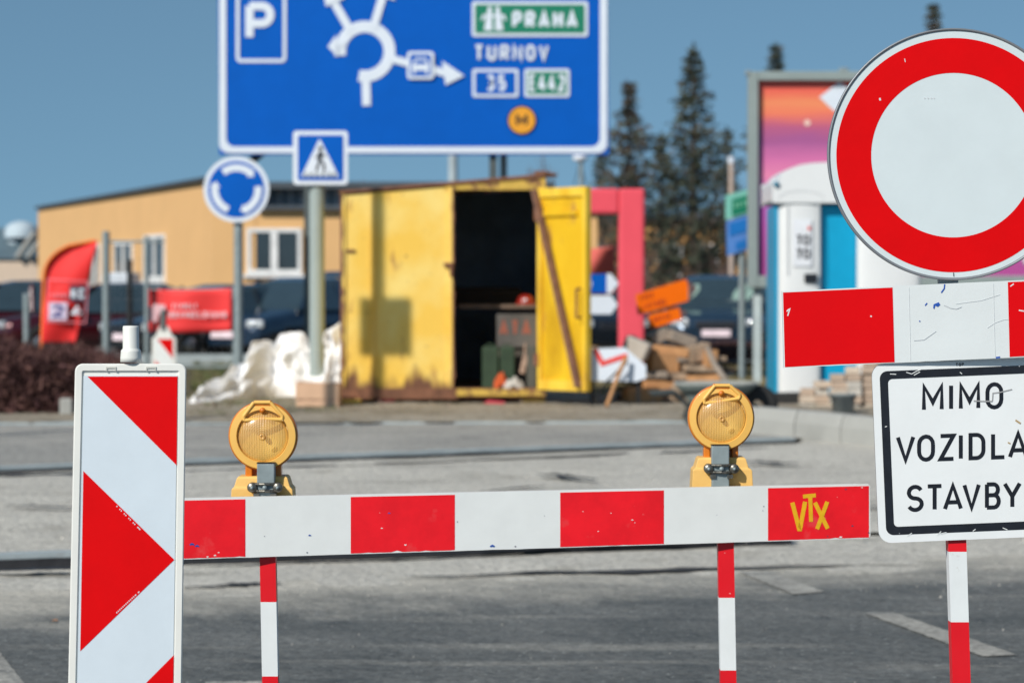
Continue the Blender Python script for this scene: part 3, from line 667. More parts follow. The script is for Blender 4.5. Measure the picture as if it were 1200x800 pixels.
def upper_board():
    top = lambda x: 341.2 - (x - 916) * .0462; bot = lambda x: 431 - (x - 917) * .0455; D = lambda x: DS + .004 - (x - 916) * .00012
    b = GX(1190, DS); t = thing('striped_board', 'upper red and white striped barrier board between round sign and text plate', 'barrier board', (b.x, DS + .1, 0))
    mb = MB(); xr = 1330; n = 40
    pts = [(916.5 + (xr - 916.5) * i / n, top(916.5 + (xr - 916.5) * i / n)) for i in range(n + 1)] + [(xr + 3 - (xr + 3 - 918.5) * i / n, bot(xr + 3 - (xr + 3 - 918.5) * i / n) + .4 * noise.noise(Vector((i * .9, 1, 1)))) for i in range(n + 1)]
    mb.prism([P(x, y, D(x)) for x, y in pts], .016, 0, 2)
    for a, b2 in ((917.6, 1046), (1181, 1311)):
        q = [(a, top(a) + 1.6), (b2, top(b2) + 1.6), (b2 + 1.2, (top(b2) + bot(b2)) / 2), (b2 + 2.4, bot(b2) - .8), ((a + b2) / 2 + 1, bot((a + b2) / 2) - 1.4), (a + 2.2, bot(a) - .9)]
        mb.sheet([P(x, y, D(x) - .0007) for x, y in q], 1)
    bd = mb.build('board', [mat('board_white', S(215, 220, 220), .38, var=.03, vs=8, bump=.025, bs=60, fleck=(.62, .66, .7), fs=30, ft=.74), mat('board_red', (.70, .0, .003), .6, spec=.12, var=.05, bump=.025, bs=60, fleck=(.85, .5, .5), fs=42, ft=.765), mat('board_edge', S(205, 208, 208), .5)], t)
    mb = MB(); W = lambda x, y, k=0: P(x, y, D(x) - .0013 - .0001 * k)
    BL = _m['blue_paint_fleck']
    mb.ribbon([(1107, 333), (1106.5, 338), (1103, 343)], 1.5, W); mb.sheet([W(x, y) for x, y in ((1094, 356.5), (1100, 354), (1102, 357), (1099, 359.5), (1096, 358), (1095, 362), (1093.5, 361))])
    mb.ribbon([(1084, 358), (1086.5, 355)], 1.4, W); mb.ribbon([(1077, 376), (1078.5, 376.5)], 1.3, W); mb.ribbon([(1167, 419), (1172, 418.4)], 2, W)
    mb.ribbon([(1106, 357.5), (1114, 361), (1121, 362), (1127, 359.5)], .8, W, 1); mb.ribbon([(1071, 399), (1083, 398), (1097, 388)], .7, W, 1); mb.ribbon([(1157, 384), (1166, 378), (1176, 374.5), (1182, 374)], .7, W, 2)
    mb.ribbon([(1120, 356), (1150, 352), (1172, 345)], .6, W, 2)
    mb.ribbon([(922, 365), (923.5, 363), (925.5, 362), (923, 370)], 1.5, W, 2); mb.ribbon([(1184, 335.5), (1188, 332.5)], 1.3, W, 2); mb.ribbon([(1194, 363.5), (1200, 364.5)], 1.4, W, 2); mb.ribbon([(1020, 370), (1021.5, 371)], 1.6, W, 2)
    for x in (1065, 1164): mb.ribbon([(x, top(x) + 2), (x + 2, bot(x) - 2)], .5, W, 2)
    mb.build('paint_fleck', [BL, mat('grey_scuff', (.52, .54, .56), .6), mat('light_scuff', (.72, .74, .75), .5)], bd)
    mb = MB(); p = P(1300, 420, DS + .04); mb.box((p.x, p.y + .03, (p.z + .45) / 2), (.05, .05, p.z + .35)); mb.build('post', _m['post_white'], t)
    mb = MB(); mb.bbox((p.x, p.y + .03, .06), (.42, .8, .12), .02); mb.build('foot_plate', _m['recycled_rubber'], t)
upper_board()
# ================================================================== MIDDLE DISTANCE
# ------------------------------------------------------------------ yellow container
DC = 30.0; SC = F / DC
def cont_mat(name, base, pale, deep, rustlow, zlo, zhi):
    m = bpy.data.materials.new(name); m.use_nodes = True; n = m.node_tree.nodes; L = m.node_tree.links; b = n['Principled BSDF']
    b.inputs['Roughness'].default_value = .6; tc = n.new('ShaderNodeTexCoord'); sx = n.new('ShaderNodeSeparateXYZ'); L.new(tc.outputs['Object'], sx.inputs[0])
    def nz(scale, det, off, st=(1, 1, 1)):
        mp = n.new('ShaderNodeMapping'); mp.inputs['Location'].default_value = (off,) * 3; mp.inputs['Scale'].default_value = st; L.new(tc.outputs['Object'], mp.inputs[0])
        t = n.new('ShaderNodeTexNoise'); t.inputs['Scale'].default_value = scale; t.inputs['Detail'].default_value = det; L.new(mp.outputs[0], t.inputs[0]); return t.outputs[0]
    def rg(s_, a, c):
        r = n.new('ShaderNodeMapRange'); r.inputs[1].default_value = a; r.inputs[2].default_value = c; L.new(s_, r.inputs[0]); return r.outputs[0]
    def mx(f, a, c):
        x = n.new('ShaderNodeMixRGB')
        for i, v in ((0, f), (1, a), (2, c)):
            if isinstance(v, tuple): x.inputs[i].default_value = v + (1,)
            else: L.new(v, x.inputs[i])
        return x.outputs[0]
    def mt(op, a, c):
        x = n.new('ShaderNodeMath'); x.operation = op
        for i, v in ((0, a), (1, c)):
            if isinstance(v, float): x.inputs[i].default_value = v
            else: L.new(v, x.inputs[i])
        return x.outputs[0]
    c = mx(rg(nz(1.6, 5, 0), .42, .62), base, pale)
    c = mx(rg(nz(2.2, 7, 5, (1, 1, .45)), .55, .75), c, deep)
    rust = (.16, .065, .03)
    c = mx(rg(nz(7, 8, 2, (1, 1, .25)), .60, .70), c, (.40, .19, .06))
    c = mx(rg(nz(26, 6, 8), .68, .74), c, (.22, .09, .04))
    low = mt('ADD', rg(sx.outputs[2], zhi, zlo), mt('MULTIPLY', nz(6, 8, 9, (1, 1, .4)), 1.5)); c = mx(rg(low, 1.05, 1.45), c, rust) if rustlow else c
    L.new(c, b.inputs['Base Color']); bp = n.new('ShaderNodeBump'); bp.inputs['Strength'].default_value = .3; bp.inputs['Distance'].default_value = .01
    L.new(nz(9, 4, 3), bp.inputs['Height']); L.new(bp.outputs[0], b.inputs['Normal']); return m
YEL = cont_mat('faded_yellow_paint', S(232, 188, 76, .92), S(240, 205, 116, .92), S(224, 172, 52, .92), True, .0, .55)
YELD = cont_mat('deep_yellow_paint', S(212, 168, 16, .88), S(220, 180, 30, .88), S(176, 132, 10, .88), False, 0, .5)
RUST = mat('rusty_steel', (.20, .085, .045), .8, var=.35, vs=8, bump=.5, bs=30, stain=(.36, .22, .05), sa=.5, ss=6)
RUSTY = mat('rust_flecked_yellow', (.62, .40, .07), .7, var=.2, vs=5, stain=(.2, .09, .04), sa=.95, ss=9)
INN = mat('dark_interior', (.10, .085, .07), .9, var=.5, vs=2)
def container():
    g = gz(30.2); t = thing('storage_container', 'rusty yellow steel site container with its door open beside the heap of boards', 'container', (P(515, 400, DC).x, DC + .01, g))
    X = lambda px: P(px, 400, DC).x; Z = lambda py: P(600, py, DC).z
    dep = 3.0; zt_l, zt_r, zb = Z(223.5), Z(204), Z(467); x0, x1, xd0, xd1 = X(400), X(637), X(532), X(630)
    # left front panel with ribs
    mb = MB(); z_ = lambda x: zt_l + (zt_r - zt_l) * (x - x0) / (x1 - x0) - .05
    mb.prism([(x0, DC, Z(455)), (xd0, DC, Z(455)), (xd0, DC, z_(xd0)), (x0, DC, z_(x0))], .04)
    fp = mb.build('front_panel', YEL, t)
    mb = MB()
    for px in (402, 437, 528):
        mb.box((X(px), DC - .012, (z_(X(px)) + Z(455)) / 2), (.05 if px != 437 else .03, .024, z_(X(px)) - Z(455) - .01))
    mb.build('panel_rib', YEL, fp)
    mb = MB(); 
    for px, w_ in ((400.5, .035), (531.5, .02)):
        q = []; m = 30
        for i in range(m + 1): q.append((X(px) + w_ * (.5 + abs(noise.noise(Vector((i * .7, px, 0)))) * 1.6), Z(455) + (z_(X(px)) - Z(455)) * i / m))
        for i in range(m): mb.sheet([(X(px) - .012, DC - .0265, q[i][1]), (q[i][0] - .012, DC - .0265, q[i][1]), (q[i + 1][0] - .012, DC - .0265, q[i + 1][1]), (X(px) - .012, DC - .0265, q[i + 1][1])])
    mb.build('rusty_edge', RUST, fp)
    mb = MB(); mb.bbox((X(525), DC - .04, Z(310)), (.09, .05, .04), .008); mb.bbox((X(529), DC - .05, Z(317)), (.03, .05, .12), .006)
    mb.build('latch', RUST, fp)
    mb = MB(); mb.bbox((X(411), DC - .01, Z(294)), (.1, .03, .03), .008); mb.build('bracket', RUST, fp)
    mb = MB(); ct = lambda x, dz: zt_l + (zt_r - zt_l) * (x - x0) / (x1 - x0) + dz
    mb.prism([(x0 - .02, DC - .03, ct(x0, -.032)), (x1, DC - .03, ct(x1, -.032)), (x1, DC - .03, ct(x1, .0)), (x0 - .02, DC - .03, ct(x0, .0))], .08)
    mb.build('roof_rail', RUST, t)
    mb = MB(); mb.prism([(xd0 - .1, DC - .008, Z(222.5)), (x1 + .02, DC - .008, Z(222.5)), (x1 + .02, DC - .008, ct(x1, -.034)), (xd0 - .1, DC - .008, ct(xd0 - .1, -.034))], .06)
    mb.build('door_lintel', RUSTY, t)
    mb = MB(); mb.box(((x0 + x1) / 2, DC + .04, Z(461)), (x1 - x0 + .04, .14, .115)); mb.build('floor_beam', RUST, t)
    mb = MB(); mb.box(((xd0 + x1) / 2 + .02, DC - .05, Z(459.5)), (x1 - xd0, .05, .07)); mb.build('door_sill', RUSTY, t)
    mb = MB(); mb.box((x0 + .02, DC + dep / 2, (zt_l + zb) / 2), (.04, dep, zt_l - zb - .02)); mb.build('side_wall', YEL, t)
    mb = MB(); mb.box((x1 - .02, DC + dep / 2 + .05, (zt_r + zb) / 2), (.04, dep - .1, zt_r - zb - .02)); mb.build('side_wall', YEL, t)
    mb = MB(); mb.box(((xd1 + x1) / 2 + .005, DC + .02, (Z(222.5) + Z(455)) / 2), (x1 - xd1 - .01, .06, Z(222.5) - Z(455))); mb.build('door_jamb', RUSTY, t)
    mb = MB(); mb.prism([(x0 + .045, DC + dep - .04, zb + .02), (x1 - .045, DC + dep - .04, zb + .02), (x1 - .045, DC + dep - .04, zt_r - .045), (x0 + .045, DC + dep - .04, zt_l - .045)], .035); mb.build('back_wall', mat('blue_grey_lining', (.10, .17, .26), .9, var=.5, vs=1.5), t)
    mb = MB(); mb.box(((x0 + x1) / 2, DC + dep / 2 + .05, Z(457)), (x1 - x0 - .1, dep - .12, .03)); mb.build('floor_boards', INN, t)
    mb = MB(); mb.add([(x0, DC + .05, zt_l), (x1, DC + .05, zt_r), (x1, DC + dep, zt_r), (x0, DC + dep, zt_l), (x0, DC + .05, zt_l - .04), (x1, DC + .05, zt_r - .04), (x1, DC + dep, zt_r - .04), (x0, DC + dep, zt_l - .04)], [(0, 1, 2, 3), (4, 7, 6, 5), (0, 4, 5, 1), (2, 6, 7, 3), (0, 3, 7, 4), (1, 5, 6, 2)])
    for k, (xx, yy, ss) in enumerate(((x1 - .03, DC + .12, .07), (x1 + .03, DC + .2, .05), (x1 + .08, DC + .3, .03))): mb.bbox((xx, yy, zt_r + .0), (.14, .2, ss), .01)
    mb.build('roof', RUST, t)
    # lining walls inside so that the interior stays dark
    # door swung out
    ang = radians(-38); hx = X(632); L_ = (X(688) - X(632)) * .985; a = radians(50); Ld = L_ / cos(a)
    e1 = Vector((cos(a), -sin(a), 0)); nrm = Vector((-sin(a), -cos(a), 0)); h0 = Vector((hx, DC - .03, 0))
    zt, zb2 = Z(221), Z(456)
    def D(u, v, w_=0): p = h0 + e1 * (u * Ld) + nrm * w_; p.z = zb2 + (zt - zb2) * v; return p
    def slab(mb, u0, v0, u1, v1, w0, w1, mi=0):
        v = [D(u, vv, ww) for ww in (w0, w1) for u, vv in ((u0, v0), (u1, v0), (u1, v1), (u0, v1))]
        mb.add(v, [(0, 1, 2, 3), (4, 7, 6, 5), (0, 4, 5, 1), (1, 5, 6, 2), (2, 6, 7, 3), (3, 7, 4, 0)], mi)
    mb = MB(); slab(mb, .02, .01, .98, .99, -.03, 0); dr = mb.build('door', YELD, t)
    mb = MB(); slab(mb, 0, 0, .07, 1, -.04, .03); slab(mb, .93, 0, 1, 1, -.04, .03); slab(mb, .07, 0, .93, .05, -.04, .028); slab(mb, .07, .955, .93, 1, -.04, .028)
    mb.build('door_frame', cont_mat('door_edge_paint', S(222, 180, 40, .85), S(228, 192, 70, .85), S(190, 140, 20, .85), False, 0, .5), dr)
    mb = MB(); slab(mb, .12, .86, .80, .885, .0, .03); mb.build('stiffener', YELD, dr)
    mb = MB(); A = D(.0, .99, .07); B = D(.90, .02, .07); mb.box((A + B) / 2, (.075, .03, (A - B).length), 0, Matrix.LocRotScale(None, (B - A).to_track_quat('Z', 'Y'), None).to_3x3())
    mb.build('diagonal_bar', mat('brown_rusty_bar', (.23, .12, .085), .75, var=.25, vs=12), dr)
    mb = MB(); mb.path([D(.90, .50, .03), D(.90, .50, .09), D(.90, .36, .09), D(.90, .36, .03)], .014, 8); mb.build('handle', RUST, dr)
    mb = MB(); slab(mb, -.04, .84, .03, .9, -.05, .05); mb.build('hinge', RUST, dr); mb = MB(); slab(mb, -.04, .12, .03, .18, -.05, .05); mb.build('hinge', RUST, dr)
    # ---- things kept inside
    fz = Z(457) + .016
    def crate(name, lab, cat, px0, px1, py0, py1, d, dp, m, txt=None, bev=.01, zf=None):
        A = P(px0, py1, d); B = P(px1, py0, d); z0 = zf if zf is not None else A.z
        mb = MB(); mb.bbox(((A.x + B.x) / 2, d + dp / 2, (z0 + B.z) / 2), (B.x - A.x, dp, B.z - z0), bev)
        tt = thing(name, lab, cat, ((A.x + B.x) / 2, d + dp / 2, z0)); mb.build('body', m, tt); return tt
    shelf = thing('workbench', 'dark wooden workbench across the container doorway carrying the red helmet', 'workbench', (X(580), DC + .75, fz))
    mb = MB(); z5 = P(600, 359, DC + .6).z; mb.box(((xd0 + xd1) / 2 + .1, DC + .85, z5), (1.0, .5, .04)); mb.build('bench_top', mat('dark_old_wood', (.16, .11, .08), .8, var=.4, vs=6), shelf)
    for xx in (xd0 - .28, xd1 + .03): mb = MB(); mb.box((xx, DC + .85, (fz + z5) / 2 - .01), (.05, .45, z5 - fz - .03)); mb.build('leg', INN, shelf)
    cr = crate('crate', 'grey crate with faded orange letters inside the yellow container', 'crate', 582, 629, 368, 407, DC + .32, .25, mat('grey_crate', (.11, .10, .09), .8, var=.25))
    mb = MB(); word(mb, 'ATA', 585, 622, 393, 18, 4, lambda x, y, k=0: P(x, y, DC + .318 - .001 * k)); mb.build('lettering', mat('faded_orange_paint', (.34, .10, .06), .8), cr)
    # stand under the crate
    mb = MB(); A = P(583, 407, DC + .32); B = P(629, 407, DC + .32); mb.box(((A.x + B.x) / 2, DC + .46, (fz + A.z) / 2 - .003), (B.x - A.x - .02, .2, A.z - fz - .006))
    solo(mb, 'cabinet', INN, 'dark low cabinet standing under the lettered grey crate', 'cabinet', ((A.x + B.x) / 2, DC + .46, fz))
    CG = mat('green_canister', (.03, .06, .028), .6, var=.3)
    for lab, a_, b_ in (('green upright metal canister nearest the dark middle of the doorway', 565, 584), ('dark green upright metal canister between the other canister and the hanging gloves', 586, 603)):
        A = P(a_, 455, DC + .15); B = P(b_, 406, DC + .15); tt = thing('canister', lab, 'canister', ((A.x + B.x) / 2, DC + .23, fz), 'canisters on the container floor')
        mb = MB(); mb.bbox(((A.x + B.x) / 2, DC + .2, (fz + B.z) / 2), (B.x - A.x, .1, B.z - fz), .012); mb.build('body', CG, tt)
        mb = MB(); mb.path([((A.x + B.x) / 2 - .04, DC + .2, B.z), ((A.x + B.x) / 2 - .03, DC + .2, B.z + .025), ((A.x + B.x) / 2 + .03, DC + .2, B.z + .025), ((A.x + B.x) / 2 + .04, DC + .2, B.z)], .008, 6); mb.build('handle', CG, tt)
    c = P(616, 350, DC + .75); mb = MB(); prof = [(.10, -.0), (.098, .03), (.085, .07), (.055, .1), (0, .112)]; mb.lathe((c.x, c.y, z5 + .021), prof, 'Z', 20); mb.lathe((c.x, c.y, z5 + .021), [(.12, 0), (.12, .008), (.098, .012)], 'Z', 20)
    h = thing('safety_helmet', 'red helmet on the workbench at the right side of the doorway', 'helmet', (c.x, c.y, z5 + .021)); mb.build('shell', mat('red_helmet', (.26, .015, .008), .35, spec=.6), h)
    mb = MB(); mb.lathe((c.x, c.y - .1, z5 + .07), [(0, -.004), (.014, -.003), (.016, .01)], 'Y', 10); mb.build('badge', SIGNW, h)
    c = P(549, 440, DC + .2)
    def rag(name, m, lab, cat, px, py, sx, sz, d, seed):
        c = P(px, py, d); mb = MB(); n = 14; vs = []
        for i in range(n):
            for j in range(n):
                u, v = i / (n - 1) * 2 - 1, j / (n - 1) * 2 - 1; r = max(0, 1 - u * u * .9 - v * v * .9)
                vs.append((c.x + u * sx, d + v * sx * .6, fz + sz * r ** .5 * (.6 + .7 * noise.noise(Vector((u * 2.5, v * 2.5, seed))) + .3)))
        mb.add(vs, [(i * n + j, (i + 1) * n + j, (i + 1) * n + j + 1, i * n + j + 1) for i in range(n - 1) for j in range(n - 1)], 0, True)
        solo(mb, name, m, lab, cat, (c.x, d, fz))
    rag('rag', mat('white_rag', (.5, .47, .42), .9), 'crumpled off white rag on the container floor by the sill', 'rag', 602, 450, .11, .11, DC + .07, 3)
    rag('work_gloves', mat('orange_cloth', (.55, .09, .02), .9), 'orange cloth bundle on the container floor beside the rag', 'cloth', 587, 448, .075, .16, DC + .1, 5)
    # hanging object
    mb = MB(); c = P(614, 425, DC + .14); mb.bbox((c.x, c.y, c.z - .02), (.06, .03, .2), .012, 0, Matrix.Rotation(.2, 3, 'Y')); mb.bbox((c.x + .01, c.y, c.z + .12), (.02, .02, .18), .005)
    solo(mb, 'hand_broom', mat('pale_bristle', (.42, .28, .2), .9, var=.4, vs=20), 'pale hand broom hanging beside the dark green canister', 'broom', c)
    mb = MB(); c = P(623, 430, DC + .12); mb.bbox((c.x, c.y + .04, (fz + P(600, 405, DC + .12).z) / 2), (.1, .08, P(600, 405, DC + .12).z - fz), .01)
    solo(mb, 'toolbox', mat('dull_grey_green', (.10, .10, .08), .8), 'narrow grey green box standing at the right door jamb inside', 'toolbox', (c.x, c.y, fz))
    mb = MB(); c = P(560, 350, DC + 1.5); mb.bbox((c.x + .1, c.y, c.z + .02), (.8, .4, .22), .06); solo(mb, 'bag', mat('black_canvas', (.015, .015, .015), .9), 'black canvas bag on the bench deep inside the container', 'bag', (c.x + .1, c.y, c.z - .09))
    # ---- supports under the container
    def block(name, lab, cat, px, py0, py1, wpx, m, d=DC + .0, dp=.2):
        A = P(px - wpx / 2, py1, d); B = P(px + wpx / 2, py0, d); z0 = gz(d) + .06; mb = MB(); mb.bbox(((A.x + B.x) / 2, d + dp / 2, (z0 + Z(467.5)) / 2), (B.x - A.x, dp, Z(467.5) - z0), .012)
        solo(mb, name, m, lab, cat, ((A.x + B.x) / 2, d + dp / 2, z0))
    YB = mat('yellow_block', (.72, .50, .10), .8, var=.15, stain=(.4, .28, .1), sa=.4); RB = mat('red_block', (.62, .06, .09), .7, var=.15)
    block('support_block', 'yellow support block under the left corner of the container', 'block', 411, 468, 485, 23, YB, DC - .25, .45)
    block('support_block', 'small red support block under the container near the pole shadow', 'block', 452, 467, 481, 20, RB)
    block('support_block', 'yellow support block under the right end of the container sill', 'block', 625, 465, 478, 28, YB)
    mb = MB(); A = P(555, 480, DC - .1); mb.prism([P(555, 480, DC - .1), P(592, 480, DC - .1), P(592, 471, DC - .1), P(572, 469, DC - .1)], .3); solo(mb, 'plastic_wedge', RB, 'flat red plastic wedge lying under the open doorway', 'wedge', P(573, 480, DC))
    return t
container()
# ------------------------------------------------------------------ cardboard boxes
CARD = mat('cardboard', S(205, 168, 138, .9), .85, var=.08, vs=4)
for (a, b, y0, y1, lab) in ((346, 397, 449, 468, 'brown cardboard box on top of the other, beside the yellow container'), (347, 397, 469, 490, 'flattened brown cardboard box under the upper one, on the verge')):
    d = 29.4; A = P(a, y1, d); B = P(b, y0, d); t = thing('cardboard_box', lab, 'cardboard box', ((A.x + B.x) / 2, d + .2, A.z), 'stacked cardboard boxes')
    if y1 > 480: A.z = gz(d) + .05; t.location.z = A.z
    mb = MB(); mb.bbox(((A.x + B.x) / 2, d + .2, (A.z + B.z) / 2), (B.x - A.x, .4, B.z - A.z), .006, 0, Matrix.Rotation(.02 if y1 < 480 else -.01, 3, 'Y')); mb.build('body', CARD, t)
    mb = MB(); mb.box(((A.x + B.x) / 2 - .11, d + .1, B.z + .004), (.2, .19, .005), 0, Matrix.Rotation(.15, 3, 'Y')); mb.box(((A.x + B.x) / 2 + .11, d + .1, B.z + .002), (.2, .19, .004), 0, Matrix.Rotation(-.03, 3, 'Y')); mb.build('flap', CARD, t)
# ------------------------------------------------------------------ heap of white sheeting
def heap():
    env = [(228, 470, 489), (236, 456, 487), (250, 446, 481), (262, 444, 478), (276, 428, 476), (288, 426, 478), (296, 401, 470), (312, 399, 466), (320, 404, 462), (334, 391, 470), (352, 389, 482), (362, 404, 480), (374, 402, 480), (386, 384, 480), (398, 378, 486)]
    mb = MB(); nx, ny = 190, 80; vs = []
    def e(x):
        for a, b in zip(env, env[1:]):
            if a[0] <= x <= b[0]:
                t = (x - a[0]) / (b[0] - a[0]); t = t * t * (3 - 2 * t); return a[1] + (b[1] - a[1]) * t
        return 470
    for i in range(nx + 1):
        px = 226 + (399 - 226) * i / nx; d = 31.0 + 1.5 * max(0, min(1, (px - 240) / 90)); top = P(px, e(max(228, min(398, px))), d + .25).z; g = gz(d) + .05; X = P(px, 400, d).x
        for j in range(ny + 1):
            v = j / ny * 2 - 1; prof = max(0, 1 - abs(v) ** 1.7) ** .75 if v < 0 else max(0, 1 - v * v) ** .6
            q = Vector((X * 2.4 + v * 1.6, v * 2.6 - X * 1.1, .3)); f = 1 - 2 * abs(noise.noise(q)); f = f * f * (1 if f > 0 else 0)
            q2 = Vector((X * 5.5 - v * 3, v * 6 + X * 2.4, 4)); f2 = 1 - 2 * abs(noise.noise(q2)); f3 = noise.noise(Vector((X * 14, v * 9, 2)))
            edge = min(1, i / 10, (nx - i) / 5)
            fold = .10 * (f - .45) + .03 * (f2 - .5) + .008 * f3
            h = (top - g) * prof * edge + fold * min(1, prof * 1.6) * edge * (.35 if prof > .93 else 1)
            vs.append((X + .03 * f3 + .03 * f2, d - .1 + v * (.95 if v < 0 else .7) - .16 * (f - .4), g + max(0.005, h)))
    mb.add(vs, [(i * (ny + 1) + j, (i + 1) * (ny + 1) + j, (i + 1) * (ny + 1) + j + 1, i * (ny + 1) + j + 1) for i in range(nx) for j in range(ny)], 0, True)
    sh = mat('white_sheeting', S(236, 235, 233, .88), .65, var=.06, vs=3, bump=.8, bs=7, stain=(.6, .57, .52), sa=.1, ss=3)
    solo(mb, 'plastic_sheeting', sh, 'crumpled heap of white plastic sheeting beside the yellow container', 'sheeting', (P(310, 400, 31.5).x, 31.5, gz(31.5)))
    mb = MB(); vs = []; nx, ny = 26, 26
    for i in range(nx + 1):
        for j in range(ny + 1):
            u, v = i / nx, j / ny; px = 380 + 22 * u; py = 458 - (458 - (376 + 14 * (1 - u))) * v
            p = P(px, py, 30.4); f = noise.noise(Vector((u * 4, v * 3, 2))); p.y += .12 * f + .05 * noise.noise(Vector((u * 9, v * 9, 1))); p.x += .03 * noise.noise(Vector((v * 6, 3, 0))); vs.append(p)
    mb.add(vs, [(i * (ny + 1) + j, (i + 1) * (ny + 1) + j, (i + 1) * (ny + 1) + j + 1, i * (ny + 1) + j + 1) for i in range(nx) for j in range(ny)], 0, True)
    o = solo(mb, 'plastic_sheeting', sh, 'white plastic sheet hanging down between the grey pole and the yellow container', 'sheeting', P(391, 458, 30.4)); so_ = o.modifiers.new('s', 'SOLIDIFY'); so_.thickness = .01
heap()
# ------------------------------------------------------------------ generic sign post helper
def post(t, px, d, ztop, r, m=None, name='post', lean=0):
    x = P(px, 400, d).x; mb = MB(); mb.tube((x, d, gz(d) - .05), (x + lean, d, ztop), r, r, 20); mb.lathe((x + lean, d, ztop), [(r * 1.03, -.01), (r * 1.03, .004), (r * .5, .012), (0, .013)], 'Z', 20)
    return mb.build(name, m or GALV, t)
# pedestrian crossing sign
def crossing():
    d = 31.5; t = thing('crossing_sign', 'square blue pedestrian crossing sign on a thick grey pole by the yellow container', 'traffic sign', GX(371.5, d + .08))
    post(t, 371.5, d + .12, P(371, 158, d).z, .085, mat('light_grey_pole', S(150, 162, 160, .95), .6, var=.06))
    mb = MB(); mb.prism([P(x, y, d) for x, y in rrect(343.5, 153.5, 407.5, 216.5, 4)], .02, 0, 1); pl = mb.build('sign_panel', [SIGNW, ALU], t)
    e = .004; mb = MB(); mb.sheet([P(x, y, d - e) for x, y in rrect(349, 158.5, 402.5, 211.5, 2)]); mb.build('blue_field', BLUESIGN, pl)
    mb = MB(); mb.sheet([P(x, y, d - e * 2) for x, y in ((374.5, 162.5), (397, 207), (353, 207))]); mb.build('white_triangle', SIGNW, pl)
    W = lambda x, y, k=0: P(x, y, d - e * 3 - .001 * k); mb = MB()
    mb.sheet([W(375.5 + 2.6 * cos(a), 174 + 2.6 * sin(a)) for a in [k * pi / 5 for k in range(10)]])
    mb.ribbon([(375.5, 177.5), (375, 188)], 4.2, W, 0); mb.ribbon([(375, 187), (370.5, 200)], 2.6, lambda x, y: W(x, y, 1)); mb.ribbon([(375, 187), (379.5, 193), (380, 201)], 2.6, lambda x, y: W(x, y, 2))
    mb.ribbon([(375, 179), (370, 186)], 1.8, lambda x, y: W(x, y, 3)); mb.ribbon([(376, 179), (381, 184)], 1.8, lambda x, y: W(x, y, 4))
    mb.build('walking_figure', BLACK, pl); mb = MB()
    for k, x in enumerate((358, 364.5, 371, 378, 385, 391)): mb.ribbon([(x - .5, 207), (x + 1.5, 202.5)], 2.4, lambda a, b, k=k: P(a, b, d - e * 2.6 - .0003 * k))
    mb.build('crossing_stripe', mat('dark_stripe', (.03, .05, .05), .5), pl)
crossing()
# roundabout disc
def roundabout():
    d = 35.5; c = P(277, 222, d); r = 38.5 * d / F; t = thing('roundabout_sign', 'round blue roundabout sign with three white arrows on grey post', 'traffic sign', GX(279.5, d + .06))
    post(t, 279.5, d + .1, c.z + .25, .058)
    mb = MB(); mb.lathe(c, [(r * .99, .02), (r, .0), (r, -.006)], 'Y', 48); mb.disc((c.x, c.y - .006, c.z), r); mb.disc((c.x, c.y + .02, c.z), r); pl = mb.build('sign_panel', SIGNW, t)
    mb = MB(); mb.disc((c.x, c.y - .010, c.z), r * .86); mb.build('blue_field', BLUESIGN, pl)
    mb = MB(); k = 0
    for a0, a1 in ((50, 128), (172, 248), (294, 368)):
        k += 1; pts = [(277 + 25.5 * cos(radians(a0 + (a1 - a0) * i / 10)), 222 - 25.5 * sin(radians(a0 + (a1 - a0) * i / 10))) for i in range(11)]
        mb.ribbon(pts, 8.4, lambda x, y: P(x, y, d - .014)); a = radians(a0 - 14); tip = (277 + 25.5 * cos(a), 222 - 25.5 * sin(a)); b = radians(a0 + 1)
        mb.sheet([P(*tip, d - .015), P(277 + 32 * cos(b), 222 - 32 * sin(b), d - .015), P(277 + 19 * cos(b), 222 - 19 * sin(b), d - .015)])
    mb.build('white_arrow', SIGNW, pl)
roundabout()
